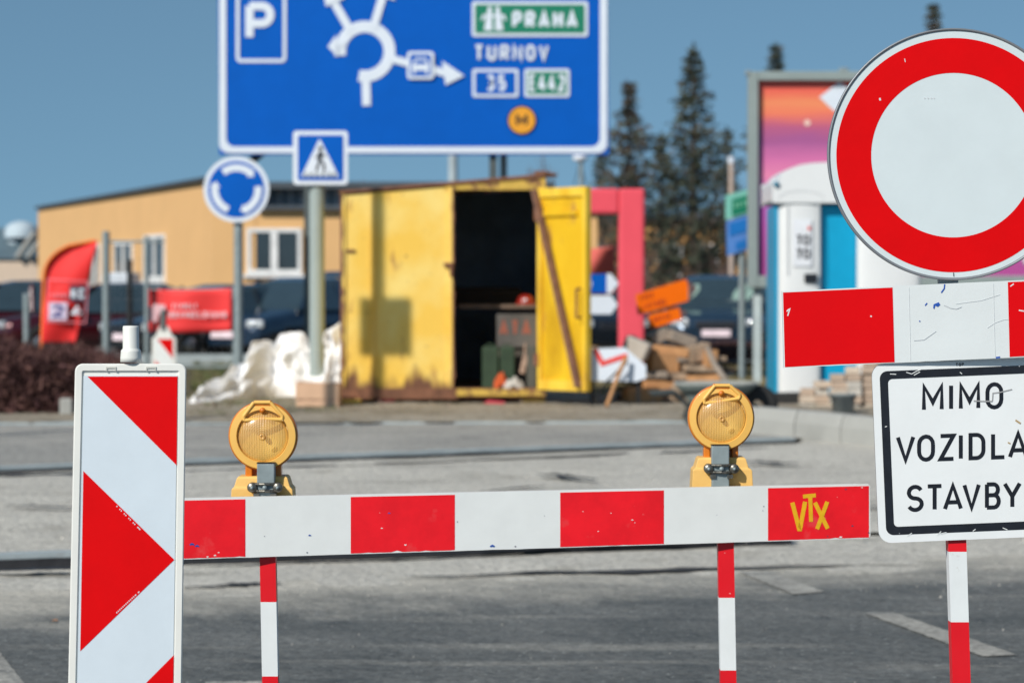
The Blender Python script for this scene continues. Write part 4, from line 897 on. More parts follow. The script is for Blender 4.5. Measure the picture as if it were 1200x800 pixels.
# large guide sign
def guide():
    d = 36.5; W = lambda x, y, k=0: P(x, y, d - .012 - .002 * k); t = thing('guide_sign', 'large blue direction sign with roundabout diagram and white lettering above the container', 'direction sign', GX(484, d + .2))
    mb = MB(); mb.prism([P(x, y, d) for x, y in ((254, -150), (257, 181.5), (713.5, 181.5), (711, -150))], .05, 0, 1); pl = mb.build('sign_panel', [BLUESIGN, ALU], t)
    mb = MB(); o = rrect(257, -147, 711.5, 179.5, 11, 5); i_ = rrect(265, -139, 703, 172, 10, 5); n = len(o)
    mb.add([W(*p) for p in o] + [W(*p) for p in i_], [(i, (i + 1) % n, n + (i + 1) % n, n + i) for i in range(n)]); mb.build('white_border', SIGNW, pl)
    mb = MB(); mb.ribbon(rrect(278.5, -22, 333.5, 71.5, 4), 4, W, 0, True); mb.build('parking_border', SIGNW, pl)
    mb = MB(); letter(mb, 'P', 287.5, 48.5, 34, 46, 9.5, W); mb.build('parking_letter', SIGNW, pl)
    # diagram
    mb = MB(); cx, cy = 427.5, 60.5
    mb.ribbon([(cx + 29 * cos(radians(a)), cy - 29 * sin(radians(a))) for a in range(-104, 195, 6)], 13.5, W)
    def arm(p, q, th, k): mb.ribbon([p, q], th, lambda x, y: W(x, y, k))
    arm((428.5, 86), (429.5, 124), 10, 1); arm((411, 37), (392, 4), 9.5, 2); arm((437, 34), (449, -6), 9.5, 3); arm((455, 68), (527, 87), 9, 4); arm((404, 52), (394, 50), 8, 5)
    for k, (tip, l, r_) in enumerate((((377, -16), (382, 8), (405, -2)), ((454, -28), (436, -8), (463, 1)), ((544, 89), (518, 71.5), (522, 100)), ((384, 55), (394, 41), (396, 67)))):
        mb.sheet([W(*q, 6 + k) for q in (tip, l, r_)])
    mb.build('roundabout_diagram', SIGNW, pl)
    mb = MB(); mb.sheet([W(x, y, 12) for x, y in rrect(477, 60.5, 508.5, 93, 4)]); ic = mb.build('icon_border', SIGNW, pl)
    mb = MB(); mb.sheet([W(x, y, 13) for x, y in rrect(480.5, 64, 505, 89.5, 2)]); mb.build('icon_field', BLUESIGN, ic)
    mb = MB(); mb.ribbon([(484, 79), (484.5, 75), (487.5, 69.5), (498.5, 69.5), (501.5, 75), (502, 79)], 2.3, lambda x, y: W(x, y, 14)); mb.sheet([W(x, y, 14.5) for x, y in rrect(482.5, 75.5, 503, 83, 2)]); mb.ribbon([(485, 83), (485, 87)], 3, lambda x, y: W(x, y, 14)); mb.ribbon([(500.5, 83), (500.5, 87)], 3, lambda x, y: W(x, y, 14)); mb.build('car_icon', SIGNW, ic)
    # place name boxes
    def boxed(x0, y0, x1, y1, b, field, nm):
        mb = MB(); mb.sheet([W(x, y, 1) for x, y in rrect(x0, y0, x1, y1, 3)]); p = mb.build(nm, SIGNW, pl)
        mb = MB(); mb.sheet([W(x, y, 2) for x, y in rrect(x0 + b, y0 + b, x1 - b, y1 - b, 2)]); mb.build('field', field, p); return p
    W3 = lambda x, y, k=0: W(x, y, 3 + .3 * k)
    p = boxed(553, 2, 689, 43, 3.6, GREEN, 'motorway_box'); mb = MB(); word(mb, 'PRAHA', 600, 677, 33.5, 20.5, 4.6, W3, gap=.2); mb.build('place_name', SIGNW, p)
    mb = MB(); mb.sheet([W3(x, y) for x, y in ((572, 8), (576, 8), (577, 36), (567, 36))]); mb.sheet([W3(x, y) for x, y in ((581, 8), (585, 8), (590, 36), (580, 36))]); mb.ribbon([(565, 19), (592, 19)], 3, lambda x, y: W(x, y, 4)); mb.ribbon([(568, 19), (564, 24)], 2.5, lambda x, y: W(x, y, 4.3)); mb.ribbon([(589, 19), (593, 24)], 2.5, lambda x, y: W(x, y, 4.3)); mb.build('motorway_symbol', SIGNW, p)
    mb = MB(); word(mb, 'TURNOV', 555.5, 643, 71.5, 19, 3.6, W3, gap=.22); mb.build('place_name', SIGNW, pl)
    p = boxed(553.5, 81, 607.5, 114, 3.4, BLUESIGN, 'road_number_box'); mb = MB(); word(mb, '35', 570, 593, 107, 19.5, 3.8, W3); mb.build('road_number', SIGNW, p)
    p = boxed(614.5, 81, 667.5, 114, 3.4, GREEN, 'road_number_box'); mb = MB(); word(mb, 'E442', 620, 662.5, 107.5, 20.5, 3.6, W3, gap=.16); mb.build('road_number', SIGNW, p)
    c = P(611.5, 141, d - .015); s = F / d; mb = MB(); mb.disc((c.x, c.y, c.z), 17.2 / s); p = mb.build('disc_rim', BLACK, pl)
    mb = MB(); mb.disc((c.x, c.y - .004, c.z), 15.3 / s); mb.build('disc_face', ORDISC, p)
    mb = MB(); letter(mb, 'M', 604.5, 148, 14, 13.5, 3, lambda x, y, k=0: P(x, y, d - .022 - .001 * k)); mb.build('disc_letter', BLACK, p)
    for px in (362, 578):
        x = P(px, 400, d + .2).x; mb = MB(); mb.box((x, d + .15, (gz(d) + 7.0) / 2), (.10, .16, 7.0 - gz(d))); mb.build('support_post', mat('dark_galvanised', (.10, .12, .12), .6, .4), t)
    x = P(590, 400, d + .2).x; mb = MB(); mb.tube((x, d + .5, gz(d)), (x, d + .4, 6.8), .05); mb.build('support_strut', GALV, t)
    mb = MB(); a = P(308, 178, d + .1); mb.box((a.x, d + .1, a.z), (.5, .06, .1), 0, Matrix.Rotation(-.7, 3, 'Y')); mb.build('bracket', DARKM, t)
guide()
# pole outside the frame whose square sign shades the container panel
def caster():
    c = P(449, 378, DC - .05); tt = 8.6; q = c + to_sun * tt; x = P(444.5, 378, DC).x + to_sun.x * tt
    t = thing('road_sign', 'square sign high on a tall grey pole left of the photographed road', 'traffic sign', (x, q.y + .06, gz(q.y)))
    mb = MB(); mb.tube((x, q.y + .06, gz(q.y)), (x, q.y + .06, q.z + 2.6), .052, .052, 16); mb.build('post', GALV, t)
    mb = MB(); mb.bbox((x + .03, q.y, q.z), (.54, .03, .60), .01); mb.build('sign_panel', SIGNW, t)
caster()
# ------------------------------------------------------------------ orange diversion signs, arrow signs, red portal
ORG = mat('fluorescent_orange', (.95, .16, .0), .5, spec=.2, var=.03); DORG = mat('dark_orange_print', (.5, .05, .0), .6)
def arrow_sign(name, lab, cat, poly, tip, d, face, group=None, edge=None, texts=(), tipm=None, postx=None, sl=0, ptop=None):
    px = postx; t = thing(name, lab, cat, GX(px, d + .05), group)
    mb = MB(); mb.prism([P(x, y, d) for x, y in poly], .02, 0, 1); pl = mb.build('sign_panel', [face, edge or ALU], t)
    if tip: mb = MB(); mb.prism([P(x, y, d - .002) for x, y in tip], .018, 0, 1); mb.build('arrow_tip', [tipm or SIGNW, edge or ALU], t)
    if texts:
        mb = MB()
        for (x0, x1, yb, h, mt_) in texts: marks(mb, x0, x1, yb, h, h * .2, lambda x, y, k=0: P(x, y, d - .006 - .001 * k), 0, sl)
        mb.build('lettering', mt_, pl)
    return t
BR = mat('dull_brown_grey', (.12, .07, .07), .7)
d = 34.5
t = arrow_sign('diversion_sign', 'larger orange arrow sign tilted upwards in front of the dark parked car', 'direction sign', [(744.5, 345), (804, 327), (806.5, 335), (806.5, 352.5), (747.5, 369)], [(804.5, 327), (817, 337), (807, 353), (807, 335)], d, ORG, 'orange diversion signs', None, [(750, 768, 352, 6, DORG), (753, 784, 363, 7, DORG)], BR, 779, .25)
post(t, 779, d + .06, P(779, 345, d).z, .03)
t = arrow_sign('diversion_sign', 'smaller orange arrow sign below the larger orange one', 'direction sign', [(759, 369.5), (796, 360), (799, 374), (761, 385.5)], [(797, 360), (805.5, 366), (800, 375)], d - .03, ORG, 'orange diversion signs', None, [(765, 788, 378, 6, DORG)], BR, 775, .27)
d = 38
t = arrow_sign('direction_sign', 'blue pointed sign seen through the red portal above the white one', 'direction sign', [(660, 321), (711, 321), (711, 343), (660, 343)], [(711, 320.5), (716, 320.5), (725, 332), (716, 343.5), (711, 343.5)], d, BLUESIGN, 'pointed signs behind the container door', None, [(680, 694, 336, 7, SIGNW)], None, 668)
post(t, 668, d + .07, P(668, 315, d).z, .04)
t = arrow_sign('direction_sign', 'plain white pointed sign under the blue one', 'direction sign', [(660, 346), (716, 346), (724, 357), (716, 368), (660, 368)], None, d, SIGNW, 'pointed signs behind the container door', None, (), None, 668)
# red portal
def portal():
    d = 44; RP = mat('coral_red_fabric', S(246, 82, 96, .84), .6, spec=.25, var=.05, vs=1.5, bump=.2, bs=4); t = thing('advertising_portal', 'tall coral red rectangular portal frame behind the container door', 'portal', GX(690, d))
    A = lambda x, y: P(x, y, d); zb = gz(d); mb = MB()
    q = A(755.5, 221); p = A(725.5, 221); mb.bbox(((p.x + q.x) / 2, d + .2, (zb + q.z) / 2), (q.x - p.x, .4, q.z - zb), .04); mb.build('leg', RP, t)
    q2 = A(600, 221); p2 = A(570, 221); mb = MB(); mb.bbox(((p2.x + q2.x) / 2, d + .2, (zb + q.z) / 2), (q2.x - p2.x, .4, q.z - zb), .04); mb.build('leg', RP, t)
    b = A(725, 250.5); mb = MB(); mb.bbox(((q2.x + p.x) / 2, d + .2, (q.z + b.z) / 2), (p.x - q2.x - .002, .398, q.z - b.z), .04); mb.build('crossbar', RP, t)
portal()
mb = MB(); d = 46; vs = []; n = 14
for i in range(n + 1):
    for j in range(n + 1):
        u, v = i / n, j / n; x = 650 + 71 * u; y = (298 - 10 * u) + (50 + 6 * v) * v; p = P(x, y, d); p.y += .18 * sin(u * 6 + v * 3); vs.append(p)
mb.add(vs, [(i * (n + 1) + j, (i + 1) * (n + 1) + j, (i + 1) * (n + 1) + j + 1, i * (n + 1) + j + 1) for i in range(n) for j in range(n)], 0, True)
t = thing('flag', 'dull salmon red flag hanging behind the blue pointed sign', 'flag', GX(648, 46)); o = mb.build('cloth', mat('salmon_cloth', S(205, 98, 88, .9), .8), t); o.modifiers.new('s', 'SOLIDIFY').thickness = .01
post(t, 648, 46.05, P(648, 290, 46).z, .03)
# white board with red chevron
d = 29.5; t = thing('chevron_board', 'white panel with a red chevron standing behind the open container door', 'barrier board', GX(715, d))
mb = MB(); mb.prism([P(x, y, d) for x, y in ((689.5, 409), (732, 407), (757, 428), (757, 443), (745, 447), (689.5, 446))], .03); pl = mb.build('panel', SIGNW, t)
mb = MB(); mb.ribbon([(697, 409), (706, 426), (735, 416)], 5.5, lambda x, y: P(x, y, d - .006)); mb.build('red_chevron', mat('chevron_red', (.8, .05, .04), .6), pl)
for px in (694, 748): mb = MB(); q = P(px, 445, d + .05); mb.box((q.x, d + .05, (q.z + .05 + gz(d)) / 2), (.04, .04, q.z + .05 - gz(d))); mb.build('leg', DARKM, t)
# ------------------------------------------------------------------ timber pile
WOODS = [mat('weathered_board', S(160, 138, 116, .9), .85, var=.25, vs=7, stain=(.14, .10, .07), sa=.8), mat('tan_board', S(176, 130, 88, .9), .85, var=.2, vs=7), mat('grey_board', S(138, 126, 114, .9), .85, var=.2, vs=7)]
def plank(px, py, ln, th, dp, ry, rz, d, m, lab, name='timber_board'):
    c = P(px, py, d); mb = MB(); M = Matrix.Rotation(rz, 3, 'Z') @ Matrix.Rotation(ry, 3, 'Y'); mb.bbox(c, (ln, dp, th), .006, 0, M)
    solo(mb, name, m, lab, 'board', (c.x, c.y, c.z - th / 2), 'boards of the timber pile')
z = 30.3
PL = [(752, 462, .36, .16, .5, -.02, .1, z - .1, 1, 'thick light brown beam end at the bottom left of the timber pile'), (800, 466, .6, .08, .5, .02, -.1, z + .1, 0, 'lowest long board in the middle of the timber pile'),
 (772, 452, .42, .12, .4, .03, .2, z, 1, 'short tan beam above the bottom left beam of the pile'), (812, 455, .5, .09, .5, -.03, .05, z - .05, 0, 'pale board at the right just above the lowest row'),
 (765, 438, .34, .07, .45, .0, -.1, z, 2, 'grey board jutting out at the left middle of the pile'), (795, 440, .42, .08, .5, .02, .1, z + .1, 0, 'pale board in the middle row of the pile'), (828, 443, .36, .08, .5, -.04, -.2, z, 1, 'tan board at the right of the middle row'),
 (820, 431, .4, .07, .5, .03, .1, z, 0, 'board on the right side above the middle row'), (775, 424, .3, .2, .3, .06, .3, z, 1, 'square tan beam end under the big grey slab'), (788, 411, .4, .1, .4, .1, -.2, z + .1, 1, 'tan board lying across the top of the pile'),
 (815, 413, .24, .17, .3, -.25, .4, z, 0, 'rounded pinkish wood block at the top right of the pile'), (797, 397, .28, .12, .3, .35, .2, z + .1, 2, 'tilted grey wood block at the very top right'), (770, 394, .2, .12, .3, -.5, .2, z + .2, 2, 'small grey block leaning between the slab and top blocks'),
 (830, 420, .12, .2, .3, .1, .2, z - .1, 1, 'round log end at the right of the pile'), (838, 457, .3, .06, .4, .02, 0, z - .1, 0, 'thin pale board at the lower right beside the wheelbarrow')]
for (px, py, ln, th, dp, ry, rz, d, mi, lab) in PL: plank(px, py, ln, th, dp, ry, rz, d, WOODS[mi], lab)
rt = random.Random(4); DW = mat('dark_wet_wood', (.06, .04, .03), .9, var=.4, vs=6)
for row in range(8):
    for k in range(5):
        px = 746 + k * 21 + rt.uniform(-7, 7); py = 466 - row * 6.6 + rt.uniform(-1.5, 1.5)
        if px > 842 or (row > 5 and px < 765): continue
        m_ = rt.choice((WOODS[0], WOODS[1], WOODS[2], DW, DW)); plank(px, py, rt.uniform(.22, .5), rt.uniform(.03, .05), rt.uniform(.3, .7), rt.uniform(-.1, .1), rt.uniform(-.5, .5), z + .28 + rt.uniform(-.12, .15), m_, 'short thin board stacked crosswise inside the timber pile')
c = P(746, 408, z - .25); mb = MB(); mb.bbox(c, (.27, .3, .2), .02, 0, Matrix.Rotation(-.2, 3, 'Z') @ Matrix.Rotation(.42, 3, 'Y')); solo(mb, 'stone_slab', mat('grey_slab', S(178, 168, 156, .9), .85, var=.1, stain=(.5, .36, .22), sa=.3), 'big tilted grey square block on top of the timber pile', 'block', (c.x, c.y, c.z - .12))
def stick(pts, r, d, m, lab, name='stick'):
    mb = MB(); q = [P(x, y, dd) for x, y, dd in pts]; mb.path(q, r, 8); solo(mb, name, m, lab, 'wooden stake', q[-1])
stick([(734, 418, 29.42), (726, 436, 29.35), (711, 476, 29.1)], .022, 0, WOODS[1], 'thin brown stake leaning against the big grey block')
stick([(829, 408, 29.9), (838, 428, 29.6), (852, 448, 29.2)], .034, 0, WOODS[2], 'grey weathered post leaning from the pile to the wheelbarrow')
stick([(735, 424, 29.42), (708, 450, 29.4), (697, 466, 29.3)], .012, 0, DARKM, 'thin dark rod leaning beside the open container door')
# ------------------------------------------------------------------ wheelbarrow
def barrow():
    d = 27.6; t = thing('wheelbarrow', 'grey green wheelbarrow standing in front of the timber pile', 'wheelbarrow', GX(838, d))
    Zt, Zb = P(600, 449, d).z, P(600, 480, d).z; X = lambda p: P(p, 400, d).x
    secs = [(X(812), X(862), Zb, .17), (X(800), X(875), (Zt + Zb) / 2 + .04, .26), (X(791), X(886), Zt, .34)]
    mb = MB(); n = 24; rings = []
    for x0, x1, zz, hy in secs: rings.append([Vector(((x0 + x1) / 2 + (x1 - x0) / 2 * (abs(cos(a)) ** .6) * (1 if cos(a) > 0 else -1), d + hy * (abs(sin(a)) ** .6) * (1 if sin(a) > 0 else -1), zz)) for a in [2 * pi * i / n for i in range(n)]])
    for A, B in zip(rings, rings[1:]): mb.add(A + B, [(i, (i + 1) % n, n + (i + 1) % n, n + i) for i in range(n)], 0, True)
    mb.sheet(rings[0]); o = mb.build('tray', mat('grey_green_plastic', (.13, .16, .15), .6, var=.15, vs=5), t); o.modifiers.new('s', 'SOLIDIFY').thickness = .012
    mb = MB(); mb.path(rings[-1] + [rings[-1][0]], .014, 6); mb.build('tray_rim', mat('pale_worn_rim', (.36, .37, .34), .6), t)
    fr = mat('dark_green_tube', (.05, .06, .06), .5, .3)
    for sy in (-1, 1):
        mb = MB(); mb.path([(X(888), d + sy * .1, gz(d) + .2), (X(862), d + sy * .16, Zb), (X(812), d + sy * .22, Zb - .01), (X(790), d + sy * .26, Zt - .08), (X(762), d + sy * .28, Zt - .1)], .018, 8); mb.build('handle', fr, t)
        mb = MB(); mb.path([(X(806), d + sy * .2, Zb), (X(803), d + sy * .22, gz(d) + .04), (X(812), d + sy * .22, gz(d) + .04)], .018, 8); mb.build('leg', fr, t)
    mb = MB(); mb.lathe((X(888), d, gz(d) + .2), [(.05, -.04), (.15, -.045), (.19, -.03), (.2, 0), (.19, .03), (.15, .045), (.05, .04)], 'Y', 24); mb.build('wheel', mat('tyre_rubber', (.02, .02, .02), .8), t)
barrow()
# ------------------------------------------------------------------ kerb stones on the right, pavers, bucket
CONC = mat('pale_concrete', S(158, 158, 153, .95), .85, var=.08, vs=4, bump=.3, bs=20, stain=(.30, .29, .27), sa=.4, ss=3)
def kerbstones():
    pts = [(876, 511), (931, 516), (985, 522), (1035, 528), (1095, 535), (1160, 543), (1240, 553)]
    tops = [29, 32, 35.5, 39, 42, 46, 50]
    for i, (a, b) in enumerate(zip(pts, pts[1:])):
        A, B = G(*a), G(*b); dirv = (B - A); dirv.z = 0; L_ = dirv.length; dirv.normalize(); nn = Vector((-dirv.y, dirv.x, 0)); h = .27
        mb = MB(); A2 = A + dirv * .008; B2 = B - dirv * .008; sec = [(0, -.03), (0, h * .6), (.03, h - .02), (.05, h), (.18, h), (.2, h - .02), (.2, -.03)]
        vs = [q + nn * o + Vector((0, 0, z_)) for q in (A2, B2) for o, z_ in sec]; m = len(sec)
        mb.add(vs, [(k, (k + 1) % m, m + (k + 1) % m, m + k) for k in range(m)] + [tuple(range(m)), tuple(range(2 * m - 1, m - 1, -1))])
        labs = ['pale concrete kerb stone just behind the right warning lamp', 'concrete kerb stone at the bend, second from the wheelbarrow', 'concrete kerb stone below the grey bucket', 'concrete kerb stone running in behind the text plate edge', 'concrete kerb stone hidden mostly behind the text plate', 'last concrete kerb stone behind the text plate']
        solo(mb, 'kerb_stone', CONC, labs[i], 'kerb stone', (A + B) / 2, 'concrete kerb stones')
kerbstones()
smear(890, 507, 915, 499, 3, dz=.05, seed=21)
PAV = [mat('beige_paver', S(192, 176, 158, .9), .85, var=.12, vs=3), mat('brown_paver', S(170, 150, 132, .9), .85, var=.12, vs=3), mat('grey_paver', S(184, 178, 168, .9), .85, var=.12, vs=3)]
def pavers():
    d = 29.2; rr = random.Random(5); z0 = gz(d) + .02; s = F / d
    lab = 'beige concrete paver in the stacked rows behind the kerb stones'
    for col in range(8):
        px = 946 + col * 18; dd = d + (.5 if col < 2 else .25) + col * .02
        rows = (3, 4, 5, 6, 7, 7, 6, 7)[col]
        for r in range(rows):
            x = P(px, 400, dd).x; mb = MB(); mb.bbox((x + rr.uniform(-.02, .02), dd + rr.uniform(-.03, .03), z0 + .04 + r * .077), (.15, .2, .072), .008, 0, Matrix.Rotation(rr.uniform(-.15, .15), 3, 'Z'))
            solo(mb, 'paver', PAV[rr.randrange(3)], lab, 'paver', (x, dd, z0 + r * .077), 'stacked pavers')
pavers()
mb = MB(); d = 28.6
c = GX(988, d); c.z += .0; zt = P(600, 461, d).z; mb.lathe((c.x, d, 0), [(0, gz(d) + .27 - .24), (.105, gz(d) + .03), (.125, zt), (.135, zt), (.135, zt - .02), (.125, zt - .02)], 'Z', 28)
t = thing('bucket', 'grey plastic bucket standing before the stacked pavers', 'bucket', (c.x, d, gz(d))); mb.build('body', mat('grey_bucket_plastic', (.24, .27, .27), .6, var=.1), t)
mb = MB(); mb.path([(c.x + .135 * cos(a), d - .11 * sin(a), zt - .02 - .05 * sin(a)) for a in [pi * k / 10 for k in range(11)]], .006, 6); mb.build('handle', DARKM, t)
# ------------------------------------------------------------------ portable toilets
TW = mat('toilet_white', S(220, 222, 222, .95), .4, var=.02, stain=(.6, .58, .55), sa=.15); TB = mat('toilet_blue', S(8, 150, 192, .92), .45, spec=.3, var=.06, vs=3)
def toilet(x0, label, logo):
    d = 31.0; s = F / d; t = thing('portable_toilet', label, 'portable toilet', (P(x0 + 58, 400, d).x, d + .55, gz(d) + .12), 'portable toilets')
    X = lambda u: P(x0 + u, 400, d).x; Z = lambda y: P(600, y, d).z; zb = Z(463)
    mb = MB(); mb.bbox(((X(2) + X(100)) / 2, d + .6, (zb + Z(240)) / 2), (X(100) - X(2), 1.1, Z(240) - zb), .03); mb.build('body', TB, t)
    # corner column with a long rounded recess
    for (u0, u1, nm) in ((5, 55, 'corner_column'), (97, 172, 'door')):
        mb = MB(); n = 14; xa, xb = X(u0), X(u1); pr = []
        for i in range(n + 1):
            a = pi * i / n; pr.append((xa + (xb - xa) * (1 - cos(a)) / 2, d + .02 - .10 * sin(a) ** .5))
        lo = [(x, y, zb) for x, y in pr]; hi = [(x, y, Z(236)) for x, y in pr]
        mb.add(lo + hi, [(i, i + 1, n + 2 + i, n + 1 + i) for i in range(n)], 0, True); mb.add(lo + [(xb, d + .1, zb), (xa, d + .1, zb)], [list(range(n + 3))]); mb.add(hi + [(xb, d + .1, Z(236)), (xa, d + .1, Z(236))], [list(range(n + 3))])
        cc = mb.build(nm, TW, t)
        if nm == 'corner_column':
            mb = MB(); pts = [(x0 + 16, 322), (x0 + 16, 240)] + arc(x0 + 34, 238, 18, -14, 180, 0, 8) + [(x0 + 53, 322)]
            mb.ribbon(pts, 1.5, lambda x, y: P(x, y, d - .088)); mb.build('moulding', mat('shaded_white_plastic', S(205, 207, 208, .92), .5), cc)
            if logo:
                mb = MB(); mb.sheet([P(x, y, d - .094) for x, y in rrect(x0 + 22, 257, x0 + 44, 312, 1)]); lb = mb.build('label', mat('logo_panel', S(222, 225, 230), .5), cc)
                mb = MB(); W = lambda x, y, k=0: P(x, y, d - .1 - .001 * k)
                for yb in (287.5, 303.5): letter(mb, 'T', x0 + 25.5, yb, 8.5, 12.5, 2.6, W); letter(mb, 'O', x0 + 34, yb, 8.5, 12.5, 2.6, W)
                mb.build('lettering', mat('logo_dark', (.04, .04, .045), .6), lb)
                mb = MB(); mb.sheet([P(x, y, d - .1) for x, y in rrect(x0 + 39.5, 265, x0 + 43, 270, 1)]); mb.build('red_dot', mat('logo_red', (.7, .1, .08), .6), lb)
    mb = MB(); z1 = Z(241); secs = []
    top = [(-3, 238), (-3, 212), (4, 210), (9, 203), (17, 198), (30, 193.5), (44, 191.5), (64, 190.5), (100, 190), (140, 193), (165, 200), (176, 212), (176, 238)]
    mb.prism([(X(u), d - .1, Z(y)) for u, y in top], 1.4); rf = mb.build('roof', TW, t)
    bv = rf.modifiers.new('b', 'BEVEL'); bv.width = .05; bv.segments = 3; bv.limit_method = 'ANGLE'
    mb = MB(); c = P(x0 + 3, 216, d - .12); mb.lathe(c, [(0, -.01), (.03, -.008), (.035, .02)], 'Y', 14); mb.build('roof_bolt', mat('teal_cap', (.05, .2, .3), .5), rf)
    mb = MB(); pts = arc(x0 + 32, 232, 26, -9, 180, 0, 10); mb.ribbon(pts, 2.2, lambda x, y: P(x, y, d - .104)); mb.build('roof_groove', _m['shaded_white_plastic'], rf)
    mb = MB(); mb.box(((X(0) + X(174)) / 2, d + .6, (zb + gz(d)) / 2 - .005), (X(174) - X(0), 1.2, zb - gz(d) - .02)); mb.build('skid_base', mat('black_skid', (.02, .02, .02), .8), t)
    mb = MB(); c = P(x0 + 43, 326, d - .09); mb.bbox((c.x, c.y, c.z), (.14, .03, .1), .01); mb.build('vent', BLACK, t)
toilet(907, 'white and blue portable toilet with a dark logo beneath the round prohibition sign', True)
mb = MB(); d = 29.9; mb.prism([P(x, y, d) for x, y in ((889, 462), (944, 461), (938, 478), (897, 478))], .5); solo(mb, 'rubber_foot', mat('black_rubber', (.025, .025, .025), .85), 'black rubber barrier foot lying beside the portable toilet', 'barrier foot', P(915, 478, d))
mb = MB(); c = P(1211, 302, 31); mb.bbox(c, (.22, .2, .2), .06); t = thing('work_lamp', 'small white rounded lamp at the right edge under the disc', 'lamp', GX(1211, 31)); mb.build('housing', TW, t); post(t, 1211, 31, c.z, .03)
# ------------------------------------------------------------------ billboard
def billboard():
    d = 37.5; t = thing('billboard', 'large grey framed billboard with a purple and orange sunset poster', 'billboard', GX(1100, d)); FR = mat('billboard_frame', S(138, 150, 148, .92), .6, var=.06)
    X = lambda u: P(u, 400, d).x; Z = lambda y: P(600, y, d).z; x0, x1 = 876, 1370; y0, y1 = 84, 337
    mb = MB(); mb.box(((X(x0) + X(x1)) / 2, d + .12, (Z(y0) + Z(y1)) / 2), (X(x1) - X(x0) - .02, .16, Z(y0) - Z(y1) - .02)); mb.build('backing', FR, t)
    for (a, b, c, e) in ((x0, y0, x0 + 12, y1), (x1 - 12, y0, x1, y1), (x0 + 12, y0, x1 - 12, y0 + 11), (x0 + 12, y1 - 14, x1 - 12, y1)):
        mb = MB(); mb.bbox(((X(a) + X(c)) / 2, d, (Z(b) + Z(e)) / 2), (X(c) - X(a) - .003, .14, Z(b) - Z(e) - .003), .012); mb.build('frame', FR, t)
    # printed sunset: bands with soft transitions from a ramp along the poster's height
    m = bpy.data.materials.new('sunset_print'); m.use_nodes = True; n = m.node_tree.nodes; L = m.node_tree.links; b = n['Principled BSDF']; b.inputs['Roughness'].default_value = .5
    tc = n.new('ShaderNodeTexCoord'); sx = n.new('ShaderNodeSeparateXYZ'); L.new(tc.outputs['Generated'], sx.inputs[0])
    mp = n.new('ShaderNodeMapping'); mp.inputs['Scale'].default_value = (3, 1, 9); mp.inputs['Rotation'].default_value = (0, .12, 0); L.new(tc.outputs['Generated'], mp.inputs[0])
    nz = n.new('ShaderNodeTexNoise'); nz.inputs['Scale'].default_value = 1.4; nz.inputs['Detail'].default_value = 4; L.new(mp.outputs[0], nz.inputs[0])
    mr = n.new('ShaderNodeMapRange'); mr.inputs[3].default_value = -.05; mr.inputs[4].default_value = .05; L.new(nz.outputs[0], mr.inputs[0])
    ad = n.new('ShaderNodeMath'); ad.operation = 'ADD'; L.new(sx.outputs[2], ad.inputs[0]); L.new(mr.outputs[0], ad.inputs[1])
    r = n.new('ShaderNodeValToRGB'); r.color_ramp.elements[0].position = 0; r.color_ramp.elements[0].color = S(170, 72, 138) + (1,); r.color_ramp.elements[1].position = 1; r.color_ramp.elements[1].color = S(222, 82, 72) + (1,)
    for p, c in ((.25, (196, 88, 172)), (.42, (190, 104, 190)), (.50, (232, 134, 172)), (.60, (212, 112, 166)), (.69, (166, 88, 144)), (.75, (188, 92, 126)), (.83, (242, 122, 92)), (.88, (250, 140, 94)), (.95, (232, 98, 80))):
        e = r.color_ramp.elements.new(p); e.color = S(*c) + (1,)
    L.new(ad.outputs[0], r.inputs[0]); L.new(r.outputs[0], b.inputs['Base Color'])
    mb = MB(); mb.sheet([P(x, y, d + .035) for x, y in ((x0 + 11, y0 + 10), (x1 - 11, y0 + 10), (x1 - 11, y1 - 13), (x0 + 11, y1 - 13))]); ps = mb.build('poster', m, t)
    mb = MB(); mb.sheet([P(x, y, d + .03) for x, y in ((960, 114), (984, 96), (1000, 108), (996, 132), (977, 130))]); mb.build('printed_logo', SIGNW, ps)
    mb = MB(); mb.sheet([P(946 + 3.6 * cos(a), 144 + 3.6 * sin(a), d + .03) for a in [k * pi / 6 for k in range(12)]]); mb.build('printed_sun', mat('print_pale', S(255, 205, 190), .5), ps)
    mb = MB(); mb.bbox((X(988), d, Z(82)), (.12, .1, .05), .01); mb.bbox((X(876), d - .02, Z(86)), (.07, .1, .07), .01); mb.build('mount', GALV, t)
    for u in (888, 1360): mb = MB(); mb.box((X(u), d + .1, (gz(d) + Z(y1)) / 2 + .1), (.10, .1, Z(y1) - gz(d) + .2)); mb.build('leg', mat('pale_leg', S(180, 192, 192, .92), .6), t)
billboard()
# small green and blue signs on a thin pole, and the wooden pole
d = 38.3; t = thing('street_sign', 'small green sign above a blue one on a thin pole left of the billboard', 'street sign', GX(869, d))
mb = MB(); mb.prism([P(x, y, d) for x, y in ((850, 229), (890, 218), (890, 246), (850, 258))], .03, 0, 1); g_ = mb.build('green_sign', [mat('pale_green_rim', S(120, 190, 175), .5), ALU], t)
mb = MB(); mb.sheet([P(x, y, d - .01) for x, y in ((858, 234), (888, 225), (888, 244), (858, 253))]); mb.build('field', GREEN, g_); mb = MB(); marks(mb, 861, 880, 244, 6, 1.6, lambda x, y, k=0: P(x, y, d - .015 - .001 * k), 0, .25); mb.build('lettering', mat('pale_green_print', S(120, 190, 160), .5), g_)
mb = MB(); mb.prism([P(x, y, d) for x, y in ((851, 259), (890, 248), (890, 288), (852, 300))], .03, 0, 1); b_ = mb.build('blue_sign', [mat('pale_blue_rim', S(80, 130, 200), .5), ALU], t)
